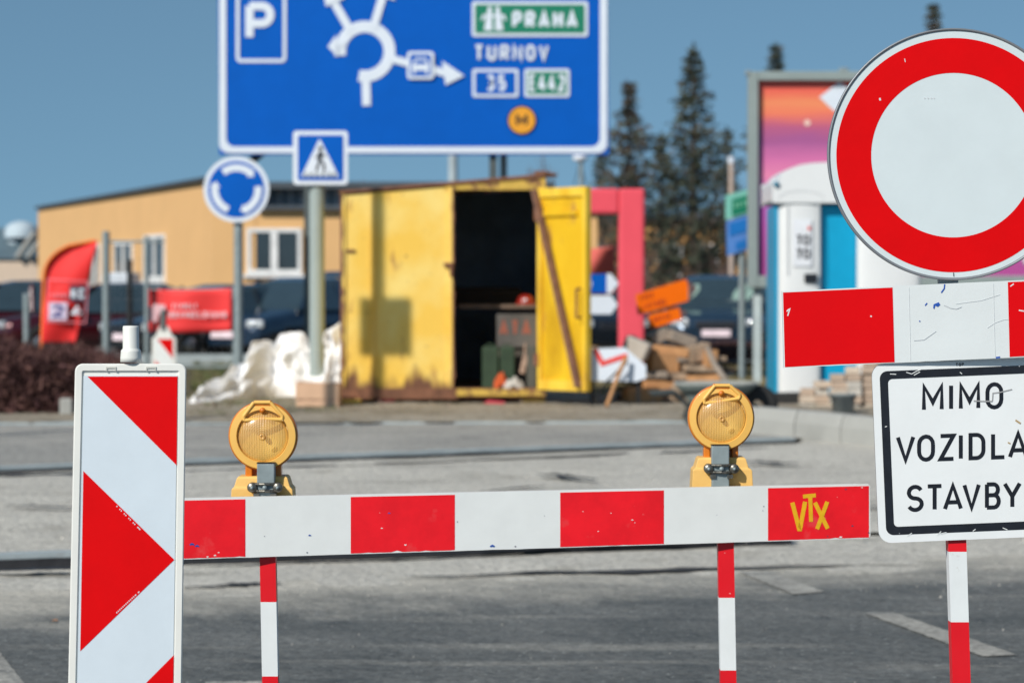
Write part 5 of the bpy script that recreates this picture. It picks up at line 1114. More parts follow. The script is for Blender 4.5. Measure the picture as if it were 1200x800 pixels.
mb = MB(); mb.sheet([P(x, y, d - .01) for x, y in ((855, 262), (888, 252), (888, 267), (855, 277))]); mb.sheet([P(x, y, d - .01) for x, y in ((862, 284), (888, 277), (888, 286), (862, 293))]); mb.build('field', mat('sign_mid_blue', (.003, .16, .52), .5), b_)
post(t, 869.5, d + .08, P(869, 225, d).z, .045)
d = 61; t = thing('wooden_pole', 'slim pale wooden pole with a white cap behind the small street signs', 'pole', GX(857, d)); post(t, 857, d, P(857, 188, d).z, .058, mat('pale_wood_pole', S(178, 160, 148, .92), .8, var=.1)); mb = MB(); c = P(857, 186, d); mb.tube((c.x, d, c.z - .1), (c.x, d, c.z + .04), .07); mb.build('cap', SIGNW, t)
# ------------------------------------------------------------------ second beacon
def small_beacon():
    d = 34.5; t = thing('guide_beacon', 'small distant guide beacon with grey lamp socket behind the big beacon', 'traffic beacon', GX(191, d)); s = F / d
    mb = MB(); mb.prism([P(x, y, d) for x, y in rrect(178, 394, 206, 478, 4)], .05); fr = mb.build('frame', PLASTIC, t)
    mb = MB(); mb.sheet([P(x, y, d - .003) for x, y in ((181, 397), (203, 397), (203, 474), (181, 474))]); mb.sheet([P(x, y, d - .006) for x, y in ((184, 397), (202.5, 397), (202.5, 420))], 1); mb.sheet([P(x, y, d - .006) for x, y in ((181.5, 422), (202, 444), (181.5, 466))], 1); mb.build('reflective_panel', [WHITE, RED], t)
    mb = MB(); mb.prism([P(x, y, d + .01) for x, y in ((182, 394), (202, 394), (197, 382), (187, 382))], .03); mb.build('shoulder', PLASTIC, t)
    c = P(191.5, 384, d + .02); mb = MB(); mb.tube((c.x, d + .02, c.z - .02), (c.x, d + .02, P(191, 363, d).z), .037, .037, 14); mb.build('lamp_socket', mat('grey_socket', (.12, .14, .14), .6), t)
    mb = MB(); q = GX(191, d); mb.bbox((q.x, d, q.z + .06), (.4, .7, .12), .02); mb.build('foot_plate', _m['recycled_rubber'], t)
small_beacon()
# ------------------------------------------------------------------ beach flag, banner, fences
def sail_flag():
    d = 45; t = thing('beach_flag', 'red curved advertising flag with number squares at the left', 'flag', GX(52, d)); mb = MB()
    def edgeL(v): # v 0 top ..1 bottom
        return 112 - 60 * (1 - (1 - min(1, v / .38)) ** 2.3) ** .5 if v < .38 else 52 - (v - .38) * 4
    def edgeR(v): return 115 - 27 * v
    n, m = 40, 14; vs = []
    for i in range(n + 1):
        v = i / n; y = 282 + 120 * v; a, b = edgeL(v), edgeR(v)
        for j in range(m + 1):
            u = j / m; p = P(a + (b - a) * u, y, d); p.y += .06 * sin(u * 4 + v * 5); vs.append(p)
    mb.add(vs, [(i * (m + 1) + j, i * (m + 1) + j + 1, (i + 1) * (m + 1) + j + 1, (i + 1) * (m + 1) + j) for i in range(n) for j in range(m)], 0, True)
    cl = mb.build('cloth', mat('red_flag_cloth', S(222, 48, 48, .88), .6, spec=.25, var=.08, vs=1), t); cl.modifiers.new('s', 'SOLIDIFY').thickness = .006
    mb = MB(); ep = [P(edgeL(v) - .7, 282 + 120 * v, d) for v in [k / 20 for k in range(21)]]; mb.path(ep + [Vector((ep[-1].x, d, gz(d)))], .025, 8); mb.build('pole', mat('orange_pole_sleeve', S(238, 120, 40, .9), .6), t)
    W = lambda x, y, k=0: P(x, y, d - .09 - .004 * k); LF = mat('flag_print_pink', S(232, 130, 140), .6)
    mb = MB(); mb.ribbon([(56, 327), (103, 330), (100, 378), (55, 377)], 1.2, W, 0, True); mb.build('print_outline', LF, cl)
    mb = MB(); mb.sheet([W(x, y, 1) for x, y in ((82, 334), (101, 335), (99, 353), (81, 353))], 0); pd = mb.build('dark_square', mat('flag_dark', S(64, 54, 74), .6), cl); mb = MB(); word(mb, 'KC', 83, 99, 350, 12, 2.4, lambda x, y, k=0: W(x, y, 2 + .2 * k)); mb.build('lettering', SIGNW, pd)
    mb = MB(); mb.sheet([W(x, y, 1) for x, y in ((57, 354), (79, 354), (78, 375), (57, 375))]); pw = mb.build('white_square', mat('flag_white', S(215, 200, 222), .6), cl); mb = MB(); word(mb, '2', 61, 75, 372, 15, 3.4, lambda x, y, k=0: W(x, y, 2)); mb.build('number', mat('flag_blue', S(60, 62, 130), .6), pw)
    mb = MB(); word(mb, '4', 84, 97, 371, 14, 3.4, lambda x, y, k=0: W(x, y, 2)); mb.build('number', SIGNW, cl)
    mb = MB(); marks(mb, 60, 80, 349, 6, 1.5, lambda x, y, k=0: W(x, y, 1 + .2 * k)); mb.build('lettering', LF, cl)
sail_flag()
WIRE = mat('fence_wire', (.20, .22, .23), .5, .5)
def fence(name, lab, px0, px1, ytop, d, post_px, zlo=.1, railr=.02):
    t = thing(name, lab, 'fence', GX((px0 + px1) / 2, d)); A = P(px0, ytop, d); B = P(px1, ytop, d); g = gz(d)
    mb = MB(); mb.tube((A.x, d, A.z), (B.x, d, A.z), railr); mb.build('top_rail', GALV, t); mb = MB(); mb.tube((A.x, d, g + zlo), (B.x, d, g + zlo), railr); mb.build('bottom_rail', GALV, t)
    for p, r, yt in post_px: x = P(p, 400, d).x; mb = MB(); mb.tube((x, d, g), (x, d, P(p, yt, d).z), r); mb.build('post', GALV, t)
    mb = MB(); x = A.x
    while x < B.x: mb.box((x, d, (A.z + g + zlo) / 2), (.003, .003, A.z - g - zlo)); x += .1
    z_ = g + zlo
    while z_ < A.z: mb.box(((A.x + B.x) / 2, d + .003, z_), (B.x - A.x, .003, .003)); z_ += .2
    mb.build('wire_mesh', WIRE, t); return t
fence('site_fence', 'wire mesh fence panel with grey posts behind the big beacon, left of the banner', 125, 193, 283, 42, ((124.5, .055, 271), (172, .035, 277)))
fence('site_fence', 'wire mesh fence panel carrying the red banner behind the white sheeting', 173, 276, 339, 42.3, ((275, .03, 337),))
fence('site_fence', 'wire mesh fence panel in front of the dark parked car on the right', 700, 960, 352, 46.2, ((958, .03, 350),), railr=.008)
d = 42.1; t = thing('banner', 'red advertising banner with two white text lines tied to the fence', 'banner', P(221, 390, d)); mb = MB(); vs = []; n = 24
for i in range(n + 1):
    for j in range(9):
        u, v = i / n, j / 8; y = (339 - 1 * u + 1.2 * sin(u * pi)) + v * (50 + 0 * u); p = P(171.5 + 100 * u, y, d); p.y += .03 * sin(u * 9 + v); vs.append(p)
mb.add(vs, [(i * 9 + j, (i + 1) * 9 + j, (i + 1) * 9 + j + 1, i * 9 + j + 1) for i in range(n) for j in range(8)], 0, True)
cl = mb.build('cloth', mat('red_banner', S(234, 62, 62, .88), .6, spec=.25, var=.05, vs=1), t); cl.modifiers.new('s', 'SOLIDIFY').thickness = .005
mb = MB(); W = lambda x, y, k=0: P(x, y, d - .05 - .004 * k); LP = mat('banner_print', S(245, 190, 195), .6)
mb.sheet([W(x, y) for x, y in ((173, 377), (174, 360), (182, 356), (194, 357), (194, 366), (186, 368), (184, 377))]); marks(mb, 202, 233, 361.5, 6, 1.6, W); marks(mb, 198, 266, 372.5, 8, 1.9, W); mb.build('lettering', LP, cl)
# ------------------------------------------------------------------ cars
GLASS = mat('car_glass', (.03, .05, .06), .05, spec=1, var=.1, coat=1); TYRE = mat('car_tyre', (.015, .015, .015), .85); RIM = mat('alloy_rim', (.35, .36, .38), .3, .8); HEADL = mat('headlight_glass', (.65, .68, .7), .08, .3, spec=.9, coat=1)
def car(name, lab, px, d, paint, rz=0, H=1.5, Wd=1.8, L_=4.4, plate=True, group='cars parked beyond the fence', grille=True):
    t = thing(name, lab, 'car', GX(px, d), group, rz); loc = t.location.copy(); Rz = Matrix.Rotation(rz, 4, 'Z'); T = Matrix.Translation(loc) @ Rz
    def put(mb, nm, m, par): mb.v = [T @ v for v in mb.v]; return mb.build(nm, m, par)
    hw = Wd / 2
    # front at -L/2. stations: y, half-width, z low, z shoulder
    st = [(-.5, .72, .30, .58), (-.485, .86, .24, .72), (-.44, .96, .22, .80), (-.36, 1, .2, .86), (-.24, 1, .2, .93), (-.1, 1, .2, .96), (.1, 1, .2, .97), (.3, 1, .2, .98), (.42, .97, .22, .98), (.48, .9, .26, .92), (.5, .78, .32, .75)]
    n = 20; mb = MB(); rings = []
    for (y, w_, z0, z1) in st:
        z1 *= H / 1.5; zc, zh = (z0 + z1) / 2, (z1 - z0) / 2; rings.append([Vector((hw * w_ * (abs(cos(a)) ** .35) * (1 if cos(a) > 0 else -1), y * L_, zc + zh * (abs(sin(a)) ** .5) * (1 if sin(a) > 0 else -1))) for a in [2 * pi * i / n for i in range(n)]])
    for A, B in zip(rings, rings[1:]): mb.add(A + B, [(i, (i + 1) % n, n + (i + 1) % n, n + i) for i in range(n)], 0, True)
    mb.sheet(rings[0]); mb.sheet(rings[-1]); body = put(mb, 'body', paint, t)
    cab = [(-.22, .93, .94), (-.13, .86, 1.22), (-.06, .80, 1.42), (.02, .78, 1.49), (.15, .78, 1.5), (.28, .77, 1.47), (.38, .80, 1.32), (.46, .88, 1.0)]
    zb = .9 * H / 1.5; mb = MB(); rings = []
    for (y, w_, z1) in cab:
        z1 *= H / 1.5; ring = []
        for u, v in ((-1, 0), (-.97, .35), (-.93, .75), (-.84, .95), (-.6, 1), (0, 1.01), (.6, 1), (.84, .95), (.93, .75), (.97, .35), (1, 0)):
            tf = 1 - v * .12; ring.append(Vector((hw * (.97 * (1 - v) + w_ * v) * u * 1.0, y * L_, zb + (z1 - zb) * v)))
        rings.append(ring)
    m = 11
    for k, (A, B) in enumerate(zip(rings, rings[1:])):
        for i in range(m - 1):
            roof = (3 <= i <= 6 and 2 <= k <= 4); mb.add([A[i], A[i + 1], B[i + 1], B[i]], [(0, 1, 2, 3)], 1 if roof else 0, True)
    mb.sheet(rings[0]); mb.sheet(rings[-1]); cb = put(mb, 'cabin_glass', [GLASS, paint], t)
    for sx in (-1, 1):      # pillars
        mb = MB(); mb.path([(sx * hw * .93, -.22 * L_, zb), (sx * hw * .80, -.13 * L_, 1.24 * H / 1.5), (sx * hw * .70, -.055 * L_, 1.43 * H / 1.5)], .035, 6); put(mb, 'pillar', paint, t)
        mb = MB(); mb.path([(sx * hw * .96, .09 * L_, zb), (sx * hw * .76, .09 * L_, 1.42 * H / 1.5)], .04, 6); put(mb, 'pillar', paint, t)
        mb = MB(); mb.bbox((sx * (hw + .09), -.17 * L_, 1.0 * H / 1.5), (.2, .12, .13), .03); put(mb, 'mirror', paint, t)
        mb = MB(); mb.bbox((sx * hw * .72, -.478 * L_, .66 * H / 1.5), (.34, .12, .15), .03, 0, Matrix.Rotation(sx * .25, 3, 'Z')); mb.lathe((sx * hw * .70, -.478 * L_ - .055, .66 * H / 1.5), [(0, -.035), (.03, -.028), (.05, -.012), (.055, .01)], 'Y', 20, 1); put(mb, 'headlight', [HEADL, mat('reflector_chrome', (.9, .9, .9), .12, 1, var=.01)], t)
        for yy in (-.31, .31):
            mb = MB(); mb.v = []; c = Vector((sx * (hw - .1), yy * L_, .32)); 
            mm = MB(); mm.lathe((0, 0, 0), [(.19, -.1), (.30, -.11), (.325, -.08), (.325, .08), (.30, .11), (.19, .1)], 'Y', 24); mm.v = [Matrix.Rotation(pi / 2, 3, 'Z') @ v + c for v in mm.v]; wh = put(mm, 'wheel', TYRE, t)
            mm = MB(); mm.lathe((0, 0, 0), [(0, -.09), (.08, -.1), (.19, -.07), (.19, .07), (.08, .1), (0, .09)], 'Y', 16); mm.v = [Matrix.Rotation(pi / 2, 3, 'Z') @ v + c for v in mm.v]; put(mm, 'rim', RIM, wh)
    if grille: mb = MB(); mb.bbox((0, -.493 * L_, .60 * H / 1.5), (.75, .07, .16), .02); mb.bbox((0, -.49 * L_, .33 * H / 1.5), (1.1, .08, .14), .02); put(mb, 'grille', BLACK, t)
    if plate and rz == -.1:  # pale green patches on the windscreen, sky reflections painted as flat colour
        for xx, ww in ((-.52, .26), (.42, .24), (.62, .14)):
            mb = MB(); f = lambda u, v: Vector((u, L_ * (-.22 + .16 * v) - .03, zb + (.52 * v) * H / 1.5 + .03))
            mb.sheet([f(xx + ww / 2 * cos(a) + .1 * sin(a), .5 + .28 * sin(a)) for a in [k * pi / 6 for k in range(12)]]); put(mb, 'painted_reflection', mat('pale_green_reflection', (.26, .38, .33), .5), t)
    if plate:
        mb = MB(); mb.bbox((0, -.503 * L_ - .02, .47 * H / 1.5), (.54, .03, .13), .01); pl = put(mb, 'number_plate', mat('plate_print', S(235, 215, 222), .5), t)
    return t
NAVY = mat('navy_car_paint', (.018, .04, .07), .18, .3, coat=.9, var=.1); BLACKP = mat('black_car_paint', (.008, .010, .014), .15, .3, coat=.9); MAROON = mat('maroon_car_paint', (.06, .004, .008), .2, .3, coat=.8); DKBLUE = mat('dark_blue_car_paint', (.012, .032, .065), .2, .3, coat=.9)
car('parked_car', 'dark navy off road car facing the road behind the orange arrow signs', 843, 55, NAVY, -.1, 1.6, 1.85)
car('parked_car', 'black car seen through the fence between the container door and red portal', 708, 57, BLACKP, .1, 1.5, 1.8, plate=False)
car('parked_car', 'dark blue car whose windscreen slopes behind the white sheeting heap', 345, 54, DKBLUE, -.55, 1.55)
car('parked_car', 'dark car with a shining headlight below the red banner', 252, 53.6, BLACKP, -.75, 1.42)
car('parked_car', 'navy van like car squeezed beside the yellow container corner', 408, 58, DKBLUE, 0, 1.7, plate=False)
car('parked_car', 'maroon car behind the red curved flag and the brown hedge', 118, 56, MAROON, -1.2, 1.45)
car('parked_car', 'dark maroon car at the far left edge behind the hedge', 10, 57, MAROON, -1.3, 1.5)
car('parked_car', 'dark blue car with blue lights showing beside the portable toilet', 935, 58, DKBLUE, .5, 1.6, plate=False)
# ------------------------------------------------------------------ hedges
def hedge(lab, x0px, x1px, d, dep, ztop, n, cols, px_post=None):
    A, B = P(x0px, 400, d).x, P(x1px, 400, d).x; g = gz(d); t = thing('hedge', lab, 'hedge', ((A + B) / 2, d, g)); mb = MB(); rr = random.Random(int(d * 10))
    for i in range(n):
        u = rr.random(); x = A + (B - A) * u; h = (ztop(u) - g) * (.86 + .16 * noise.noise(Vector((x * 2.5, 0, 0)))); z_ = g + h * rr.random() ** .8; y = d + dep * (rr.random() - .1) * (1 if z_ < g + h * .9 else .6)
        L1 = rr.uniform(.08, .2); dr = Vector((rr.uniform(-1, 1), rr.uniform(-1, .6), rr.uniform(-.2, 1.3))).normalized(); s_ = dr.cross(Vector((rr.uniform(-1, 1), rr.uniform(-1, 1), rr.uniform(-1, 1)))).normalized() * rr.choice((.003, .004, .012, .018)); p = Vector((x, y, z_))
        mb.add([p - s_, p + s_, p + dr * L1 + s_ * .3], [(0, 1, 2)], rr.randrange(2))
    mb.build('foliage', cols, t)
    mb = MB()
    for i in range(max(6, int((B - A) * 5))):
        x = rr.uniform(A, B); y = d + dep * rr.uniform(.1, .8); mb.tube((x, y, g - .02), (x + rr.uniform(-.1, .1), y, g + (ztop(.5) - g) * .8), .012, .004, 5)
    mb.build('stem', cols[0], t)
HB = [mat('brown_twig', (.13, .06, .05), .9, var=.3), mat('dark_brown_leaf', (.085, .035, .035), .9, var=.3)]
hedge('dense brown leafless hedge at the left behind the big beacon', -160, 128, 28.75, 2.6, lambda u: P(600, 396 + 40 * max(0, u - .5), 28.75).z, 52000, HB)
hedge('low dark brown hedge before the parked cars between timber pile and toilet', 742, 960, 47, 1.4, lambda u: P(600, 408 + 5 * sin(u * 9), 47).z, 30000, HB)
mb = MB(); c = GX(78, 28.5); mb.bbox((c.x, 28.5, c.z + .1), (.13, .13, .24), .02); solo(mb, 'marker_stone', CONC, 'small grey marker stone at the foot of the hedge beside the beacon', 'marker stone', c)
scatter('rubble', 260, (225, 466, 930, 484), .012, .045, mat('brown_rubble', (.20, .15, .11), .9, var=.5), .05)
scatter('rubble', 120, (690, 462, 860, 480), .02, .06, WOODS[0], .05)
# grass tufts (uncountable)
def grass(x0, y0, x1, y1, n, h, cols):
    mb = MB(); rr = random.Random(int(x0 + y0))
    for i in range(n):
        q = G(rr.uniform(x0, x1), rr.uniform(y0, y1)); dens = noise.noise(Vector((q.x * .9, q.y * .9, 0)))
        if dens < -.05 and rr.random() < .8: continue
        for k in range(3):
            a = rr.uniform(0, 6.28); hh = h * rr.uniform(.4, 1.1); b = q + Vector((rr.uniform(-.05, .05), rr.uniform(-.05, .05), 0)); s_ = Vector((cos(a), sin(a), 0)) * .008
            mb.add([b - s_, b + s_, b + Vector((rr.uniform(-.05, .05), rr.uniform(-.05, .05), hh))], [(0, 1, 2)], rr.randrange(2))
    o = mb.build('grass', cols); o['kind'] = 'stuff'
GRC = [mat('dry_grass', (.22, .19, .09), .9, var=.3), mat('green_grass', (.075, .11, .03), .9, var=.3)]
grass(225, 424, 400, 492, 5200, .10, GRC); grass(400, 476, 880, 492, 2200, .07, GRC); grass(690, 424, 930, 470, 4200, .09, [GRC[0], mat('tan_grass', (.30, .24, .12), .9, var=.3)])
# ------------------------------------------------------------------ buildings
OR = mat('orange_plaster', S(214, 170, 116, .9), .85, var=.04, vs=.8, bump=.15, bs=20); FRW = mat('white_window_frame', S(222, 222, 220), .5); WG = mat('window_glass', (.03, .04, .045), .08, spec=.8); DR = mat('dark_roof_edge', (.06, .075, .09), .6, var=.2)
def quad_wall(mb, A, B, z0, zA, zB, th, nrm, mi=0):
    a0, b0 = Vector((A.x, A.y, z0)), Vector((B.x, B.y, z0)); a1, b1 = Vector((A.x, A.y, zA)), Vector((B.x, B.y, zB)); o = nrm * th; v = [a0, b0, b1, a1, a0 - o, b0 - o, b1 - o, a1 - o]
    mb.add(v, [(0, 1, 2, 3), (4, 7, 6, 5), (0, 4, 5, 1), (1, 5, 6, 2), (2, 6, 7, 3), (3, 7, 4, 0)], mi)
def building():
    dc = 64; Cn = P(249, 400, dc); Lf = P(45, 400, 84); Rt = P(700, 400, dc); g = gz(dc) - .1; t = thing('office_building', 'orange plastered building with slanted roof and white windows at the left', 'building', (Cn.x, dc, gz(dc)))
    zc, zl = P(600, 212, dc).z, P(600, 246, 84).z; e = (Lf - Cn); e.z = 0; LL = e.length; e.normalize(); nl = Vector((e.y, -e.x, 0)); nl = nl if nl.x < 0 else -nl
    mb = MB(); quad_wall(mb, Cn, Lf, g, zc, zl, .3, nl); wl = mb.build('wall', OR, t)
    zr = P(600, 246, dc).z; nr = Vector((0, -1, 0)); mb = MB(); P0 = Vector((Cn.x + .35, dc, 0)); quad_wall(mb, P0, Rt, g, zr, zr, .3, nr); wr = mb.build('wall', OR, t)
    # sloping return of the tall block
    q = P(300, 400, dc); mb = MB(); mb.prism([(Cn.x, dc - .02, g), (q.x, dc - .02, g), (q.x, dc - .02, P(600, 226, dc).z), (Cn.x, dc - .02, zc)], .34); mb.build('wall', OR, t)
    mb = MB(); quad_wall(mb, Cn + Vector((0, -.15, 0)), Lf, zc - .02, zc + .08, zl + .08, .5, nl)
    v = [Vector((Cn.x - .1, dc - .15, zc)), Vector((Lf.x - .1, Lf.y, zl)), Vector((Lf.x + 7, Lf.y, zl + .2)), Vector((q.x, dc, zc - .3))]
    mb.add([x + Vector((0, 0, h)) for h in (.02, .10) for x in v], [(0, 1, 2, 3), (4, 7, 6, 5), (0, 4, 5, 1), (1, 5, 6, 2), (2, 6, 7, 3), (3, 7, 4, 0)]); mb.v = mb.v[8:]; mb.f = [[i - 8 for i in f] for f in mb.f[6:]]; mb.m = mb.m[6:]; mb.smooth = mb.smooth[6:]
    rf = mb.build('roof', DR, t)
    mb = MB(); mb.box(((q.x + Rt.x) / 2, dc + .1, zr + .05), (Rt.x - q.x - .02, .6, .1)); mb.build('roof_edge', DR, t)
    # recessed glazed upper storey
    mb = MB(); a, b = P(300, 400, dc + 2), P(640, 400, dc + 2); mb.box(((a.x + b.x) / 2, dc + 2.2, P(600, 232, dc + 2).z), (b.x - a.x, .3, .75)); up = mb.build('upper_storey', mat('upper_cladding', (.16, .23, .28), .5, var=.2, vs=1), t)
    mb = MB(); mb.box(((a.x + b.x) / 2, dc + 2.1, P(600, 218, dc + 2).z), (b.x - a.x + .4, 1.2, .16)); mb.build('roof', DR, t)
    for k in range(26): 
        x = a.x + (b.x - a.x) * k / 25; mb = MB(); mb.box((x, dc + 2.03, P(600, 233, dc + 2).z), (.06, .04, .6)); mb.build('glazing_bar', mat('pale_blue_bar', (.45, .55, .6), .5), up)
    # windows: right facade
    def win(c, wv, w_, h, nrm, panes=2, par=None):
        wv = wv.normalized(); mb = MB(); up_ = Vector((0, 0, 1)); fr = .09
        def slab(mb, u0, v0, u1, v1, o0, o1):
            v = [c + wv * u + up_ * vv + nrm * o for o in (o0, o1) for u, vv in ((u0, v0), (u1, v0), (u1, v1), (u0, v1))]; mb.add(v, [(0, 1, 2, 3), (4, 7, 6, 5), (0, 4, 5, 1), (1, 5, 6, 2), (2, 6, 7, 3), (3, 7, 4, 0)])
        slab(mb, -w_ / 2, -h / 2, -w_ / 2 + fr, h / 2, .0, .05); slab(mb, w_ / 2 - fr, -h / 2, w_ / 2, h / 2, .0, .05); slab(mb, -w_ / 2 + fr, h / 2 - fr, w_ / 2 - fr, h / 2, .0, .05); slab(mb, -w_ / 2 + fr, -h / 2, w_ / 2 - fr, -h / 2 + fr, .0, .05); slab(mb, -fr * .9, -h / 2 + fr, fr * .9, h / 2 - fr, .0, .05)
        f = mb.build('window', FRW, t); mb = MB(); slab(mb, -w_ / 2 + fr * .5, -h / 2 + fr * .5, w_ / 2 - fr * .5, h / 2 - fr * .5, .005, .015); mb.build('pane', WG, f); mb = MB(); slab(mb, -w_ / 2 - .08, -h / 2 - .09, w_ / 2 + .08, -h / 2 - .01, .0, .12); mb.build('sill', FRW, f)
    c = P(321.5, 294, dc); win(c, Vector((1, 0, 0)), 1.23, 1.02, Vector((0, -1, 0)) * 1.0)
    for px0, px1, y0, y1 in ((104, 118, 286, 342), (135, 156, 283, 332), (170, 194, 275, 328)):
        def hit(px):
            r_ = P(px, 300, 1); den = r_.x * e.y - r_.y * e.x; s_ = (Cn.x * e.y - Cn.y * e.x) / den; return s_
        s0, s1 = hit(px0), hit(px1); A = P(px0, y0, 1) ; a0 = P(px0, 300, s0); a1 = P(px1, 300, s1); w_ = (Vector((a1.x - a0.x, a1.y - a0.y, 0))).length; sm = (s0 + s1) / 2; zt, zb = P(600, y0, sm).z, P(600, y1, sm).z
        c = Vector(((a0.x + a1.x) / 2, (a0.y + a1.y) / 2, (zt + zb) / 2)); win(c + nl * .0, e, w_, zt - zb, nl)
    mb = MB(); mb.box((P(600, 400, 75).x - 3, 75, (g + zr) / 2), (Rt.x - Cn.x - 1, 16, zr - g - .4)); mb.build('rear_block', OR, t)
building()
# tan low building at far left with pale domes
def low_building():
    d = 92; t = thing('low_building', 'low beige building with dark glazed slope and white roof domes at the far left', 'building', GX(0, d)); X = lambda u: P(u, 400, d).x; Z = lambda y: P(600, y, d).z; g = gz(d)
    mb = MB(); mb.box(((X(-200) + X(62)) / 2, d + 4, (g + Z(302)) / 2), (X(62) - X(-200), 8, Z(302) - g)); mb.build('wall', mat('beige_plaster', S(200, 180, 160, .9), .85, var=.05), t)
    mb = MB(); v = [(X(-200), d - .1, Z(303)), (X(50), d - .1, Z(303)), (X(50), d + 4, Z(262)), (X(-200), d + 4, Z(268))]; mb.add(v + [(a, b + .2, c - .2) for a, b, c in v], [(0, 1, 2, 3), (4, 7, 6, 5), (0, 4, 5, 1), (1, 5, 6, 2), (2, 6, 7, 3), (3, 7, 4, 0)]); mb.build('glazed_slope', mat('slate_glass', (.13, .19, .22), .5, var=.25, vs=.6), t)
    WD = mat('white_dome', S(178, 192, 200), .7)
    for (px, w_, y0) in ((25, 20, 256), (18, 12, 277)):
        c = P(px, y0 + 12, d + 2); r = w_ / F * d; mb = MB(); mb.lathe((c.x, d + 2, c.z - .3), [(r, 0), (r, .25), (r * .85, .4), (r * .45, .52), (0, .56)], 'Z', 20); mb.build('roof_dome', WD, t)
    mb = MB(); mb.path([(X(22), d - .2, Z(302)), (X(43), d - .2, Z(272))], .12, 6); mb.path([(X(34), d - .2, Z(302)), (X(50), d - .2, Z(280))], .10, 6); mb.build('roof_truss', mat('grey_truss', (.3, .3, .28), .7), t)
low_building()
def far_building():
    d = 104; t = thing('far_building', 'orange building glimpsed through the dark spruces', 'building', GX(790, d)); X = lambda u: P(u, 400, d).x; Z = lambda y: P(600, y, d).z; g = gz(d)
    mb = MB(); mb.box(((X(640) + X(1200)) / 2, d + 5, (g + Z(256)) / 2), (X(1200) - X(640), 10, Z(256) - g)); mb.build('wall', mat('far_orange_plaster', S(205, 155, 95, .9), .85, var=.06), t)
    mb = MB(); mb.box(((X(640) + X(1200)) / 2, d + 5, Z(255)), (X(1200) - X(640) + .5, 10.6, .25)); mb.build('roof', DR, t)
    for px in (700, 742, 785, 828, 1010, 1100):
        mb = MB(); c = P(px, 305, d); mb.box((c.x, d - .02, c.z), (.9, .1, 1.2)); f = mb.build('window', FRW, t); mb = MB(); mb.box((c.x, d - .08, c.z), (.7, .03, 1.0)); mb.build('pane', WG, f)
far_building()
# white van / white sign boards beyond the fence
mb = MB(); d = 60; A, B = P(122, 322, d), P(156, 372, d); mb.bbox(((P(118, 0, d).x + B.x) / 2, d + .6, (A.z + gz(d)) / 2 + .1), (B.x - P(118, 0, d).x, 1.2, A.z - gz(d) - .1), .05); solo(mb, 'white_kiosk', mat('kiosk_white', S(214, 220, 226), .5), 'small white cabinet standing by the orange wall behind the flag', 'kiosk', GX(137, d))
mb = MB(); d = 62; c = P(344, 343, d); mb.bbox(c, (.9, .05, .32), .01); t = thing('notice_board', 'small white notice board low on the orange wall beside the grey poles', 'notice board', GX(344, d)); mb.build('panel', SIGNW, t); post(t, 344, d + .06, c.z, .03)
# ------------------------------------------------------------------ trees
NEED = [mat('spruce_needles', (.040, .056, .036), .85, var=.35, vs=.8), mat('spruce_needles_pale', (.085, .095, .062), .85, var=.3, vs=.8), mat('spruce_brown', (.11, .08, .06), .9, var=.3)]
BARK = mat('bark', (.10, .075, .06), .9, var=.3, bump=.5)
def spruce(lab, px, ytop, d, wpx, seed, dens=1.0, group='spruces beyond the car park', brown=.1):
    rr = random.Random(seed); base = GX(px, d); zt = P(px, ytop, d).z; H = zt - base.z; Rm = wpx / 2 / F * d
    t = thing('spruce_tree', lab, 'tree', base, group); mb = MB(); mb.tube(base, (base.x, d, zt - .2), H * .016 + .03, .015, 8); mb.build('trunk', BARK, t)
    br = MB(); fo = MB(); zz = base.z + H * .10
    while zz < zt - .05:
        f = (zz - base.z) / H; R = Rm * 1.55 * (.72 + .75 * abs(noise.noise(Vector((zz * .9, seed * 3.1, 0)))) + rr.uniform(-.08, .12)) * (1 - f) ** .95 * (1 if f > .22 else .9) + .08; nb = rr.choice((5, 6, 7))
        a0 = rr.uniform(0, 6.28)
        for k in range(nb):
            if rr.random() > .9 * dens + .08: continue
            a = a0 + 2 * pi * k / nb + rr.uniform(-.3, .3); r = R * rr.choice((rr.uniform(.5, .8), rr.uniform(.8, 1.15))); up_ = rr.uniform(-.05, .28) + (f - .5) * .6; 
            pts = [Vector((base.x, d, zz))]
            for q in range(1, 5): u = q / 4; pts.append(Vector((base.x + cos(a) * r * u, d + sin(a) * r * u, zz + r * (up_ * u - .12 * sin(u * pi) + .10 * u * u))))
            br.path(pts, .016 if r > .5 else .008, 4)
            nn = int(38 * max(.4, r) * dens)
            for q in range(nn):
                u = rr.random() ** .7; i = min(3, int(u * 4)); p = pts[i].lerp(pts[i + 1], u * 4 - i); s_ = (.10 + .22 * r * (1 - u * .6)) ; off = Vector((rr.uniform(-1, 1), rr.uniform(-1, 1), rr.uniform(-.9, .35))) * s_ * .7; c = p + off * .9
                dr = (Vector((cos(a), sin(a), .1)) * .6 + off.normalized()).normalized() * rr.uniform(.10, .24); w_ = dr.cross(Vector((rr.uniform(-1, 1), rr.uniform(-1, 1), rr.uniform(-1, 1)))).normalized() * rr.uniform(.03, .06)
                mi = 2 if rr.random() < brown else rr.randrange(2); fo.add([c - w_, c + w_, c + dr], [(0, 1, 2)], mi)
        zz += H * .024 * rr.uniform(.7, 1.3) + .05
    for k in range(16): c = Vector((base.x, d, zt - .5 * rr.random())); fo.add([c + Vector((-.03, 0, 0)), c + Vector((.03, 0, 0)), c + Vector((rr.uniform(-.14, .14), rr.uniform(-.1, .1), .16))], [(0, 1, 2)], 0)
    br.build('branch', BARK, t)['kind'] = 'stuff'; fo.build('crown', NEED, t)
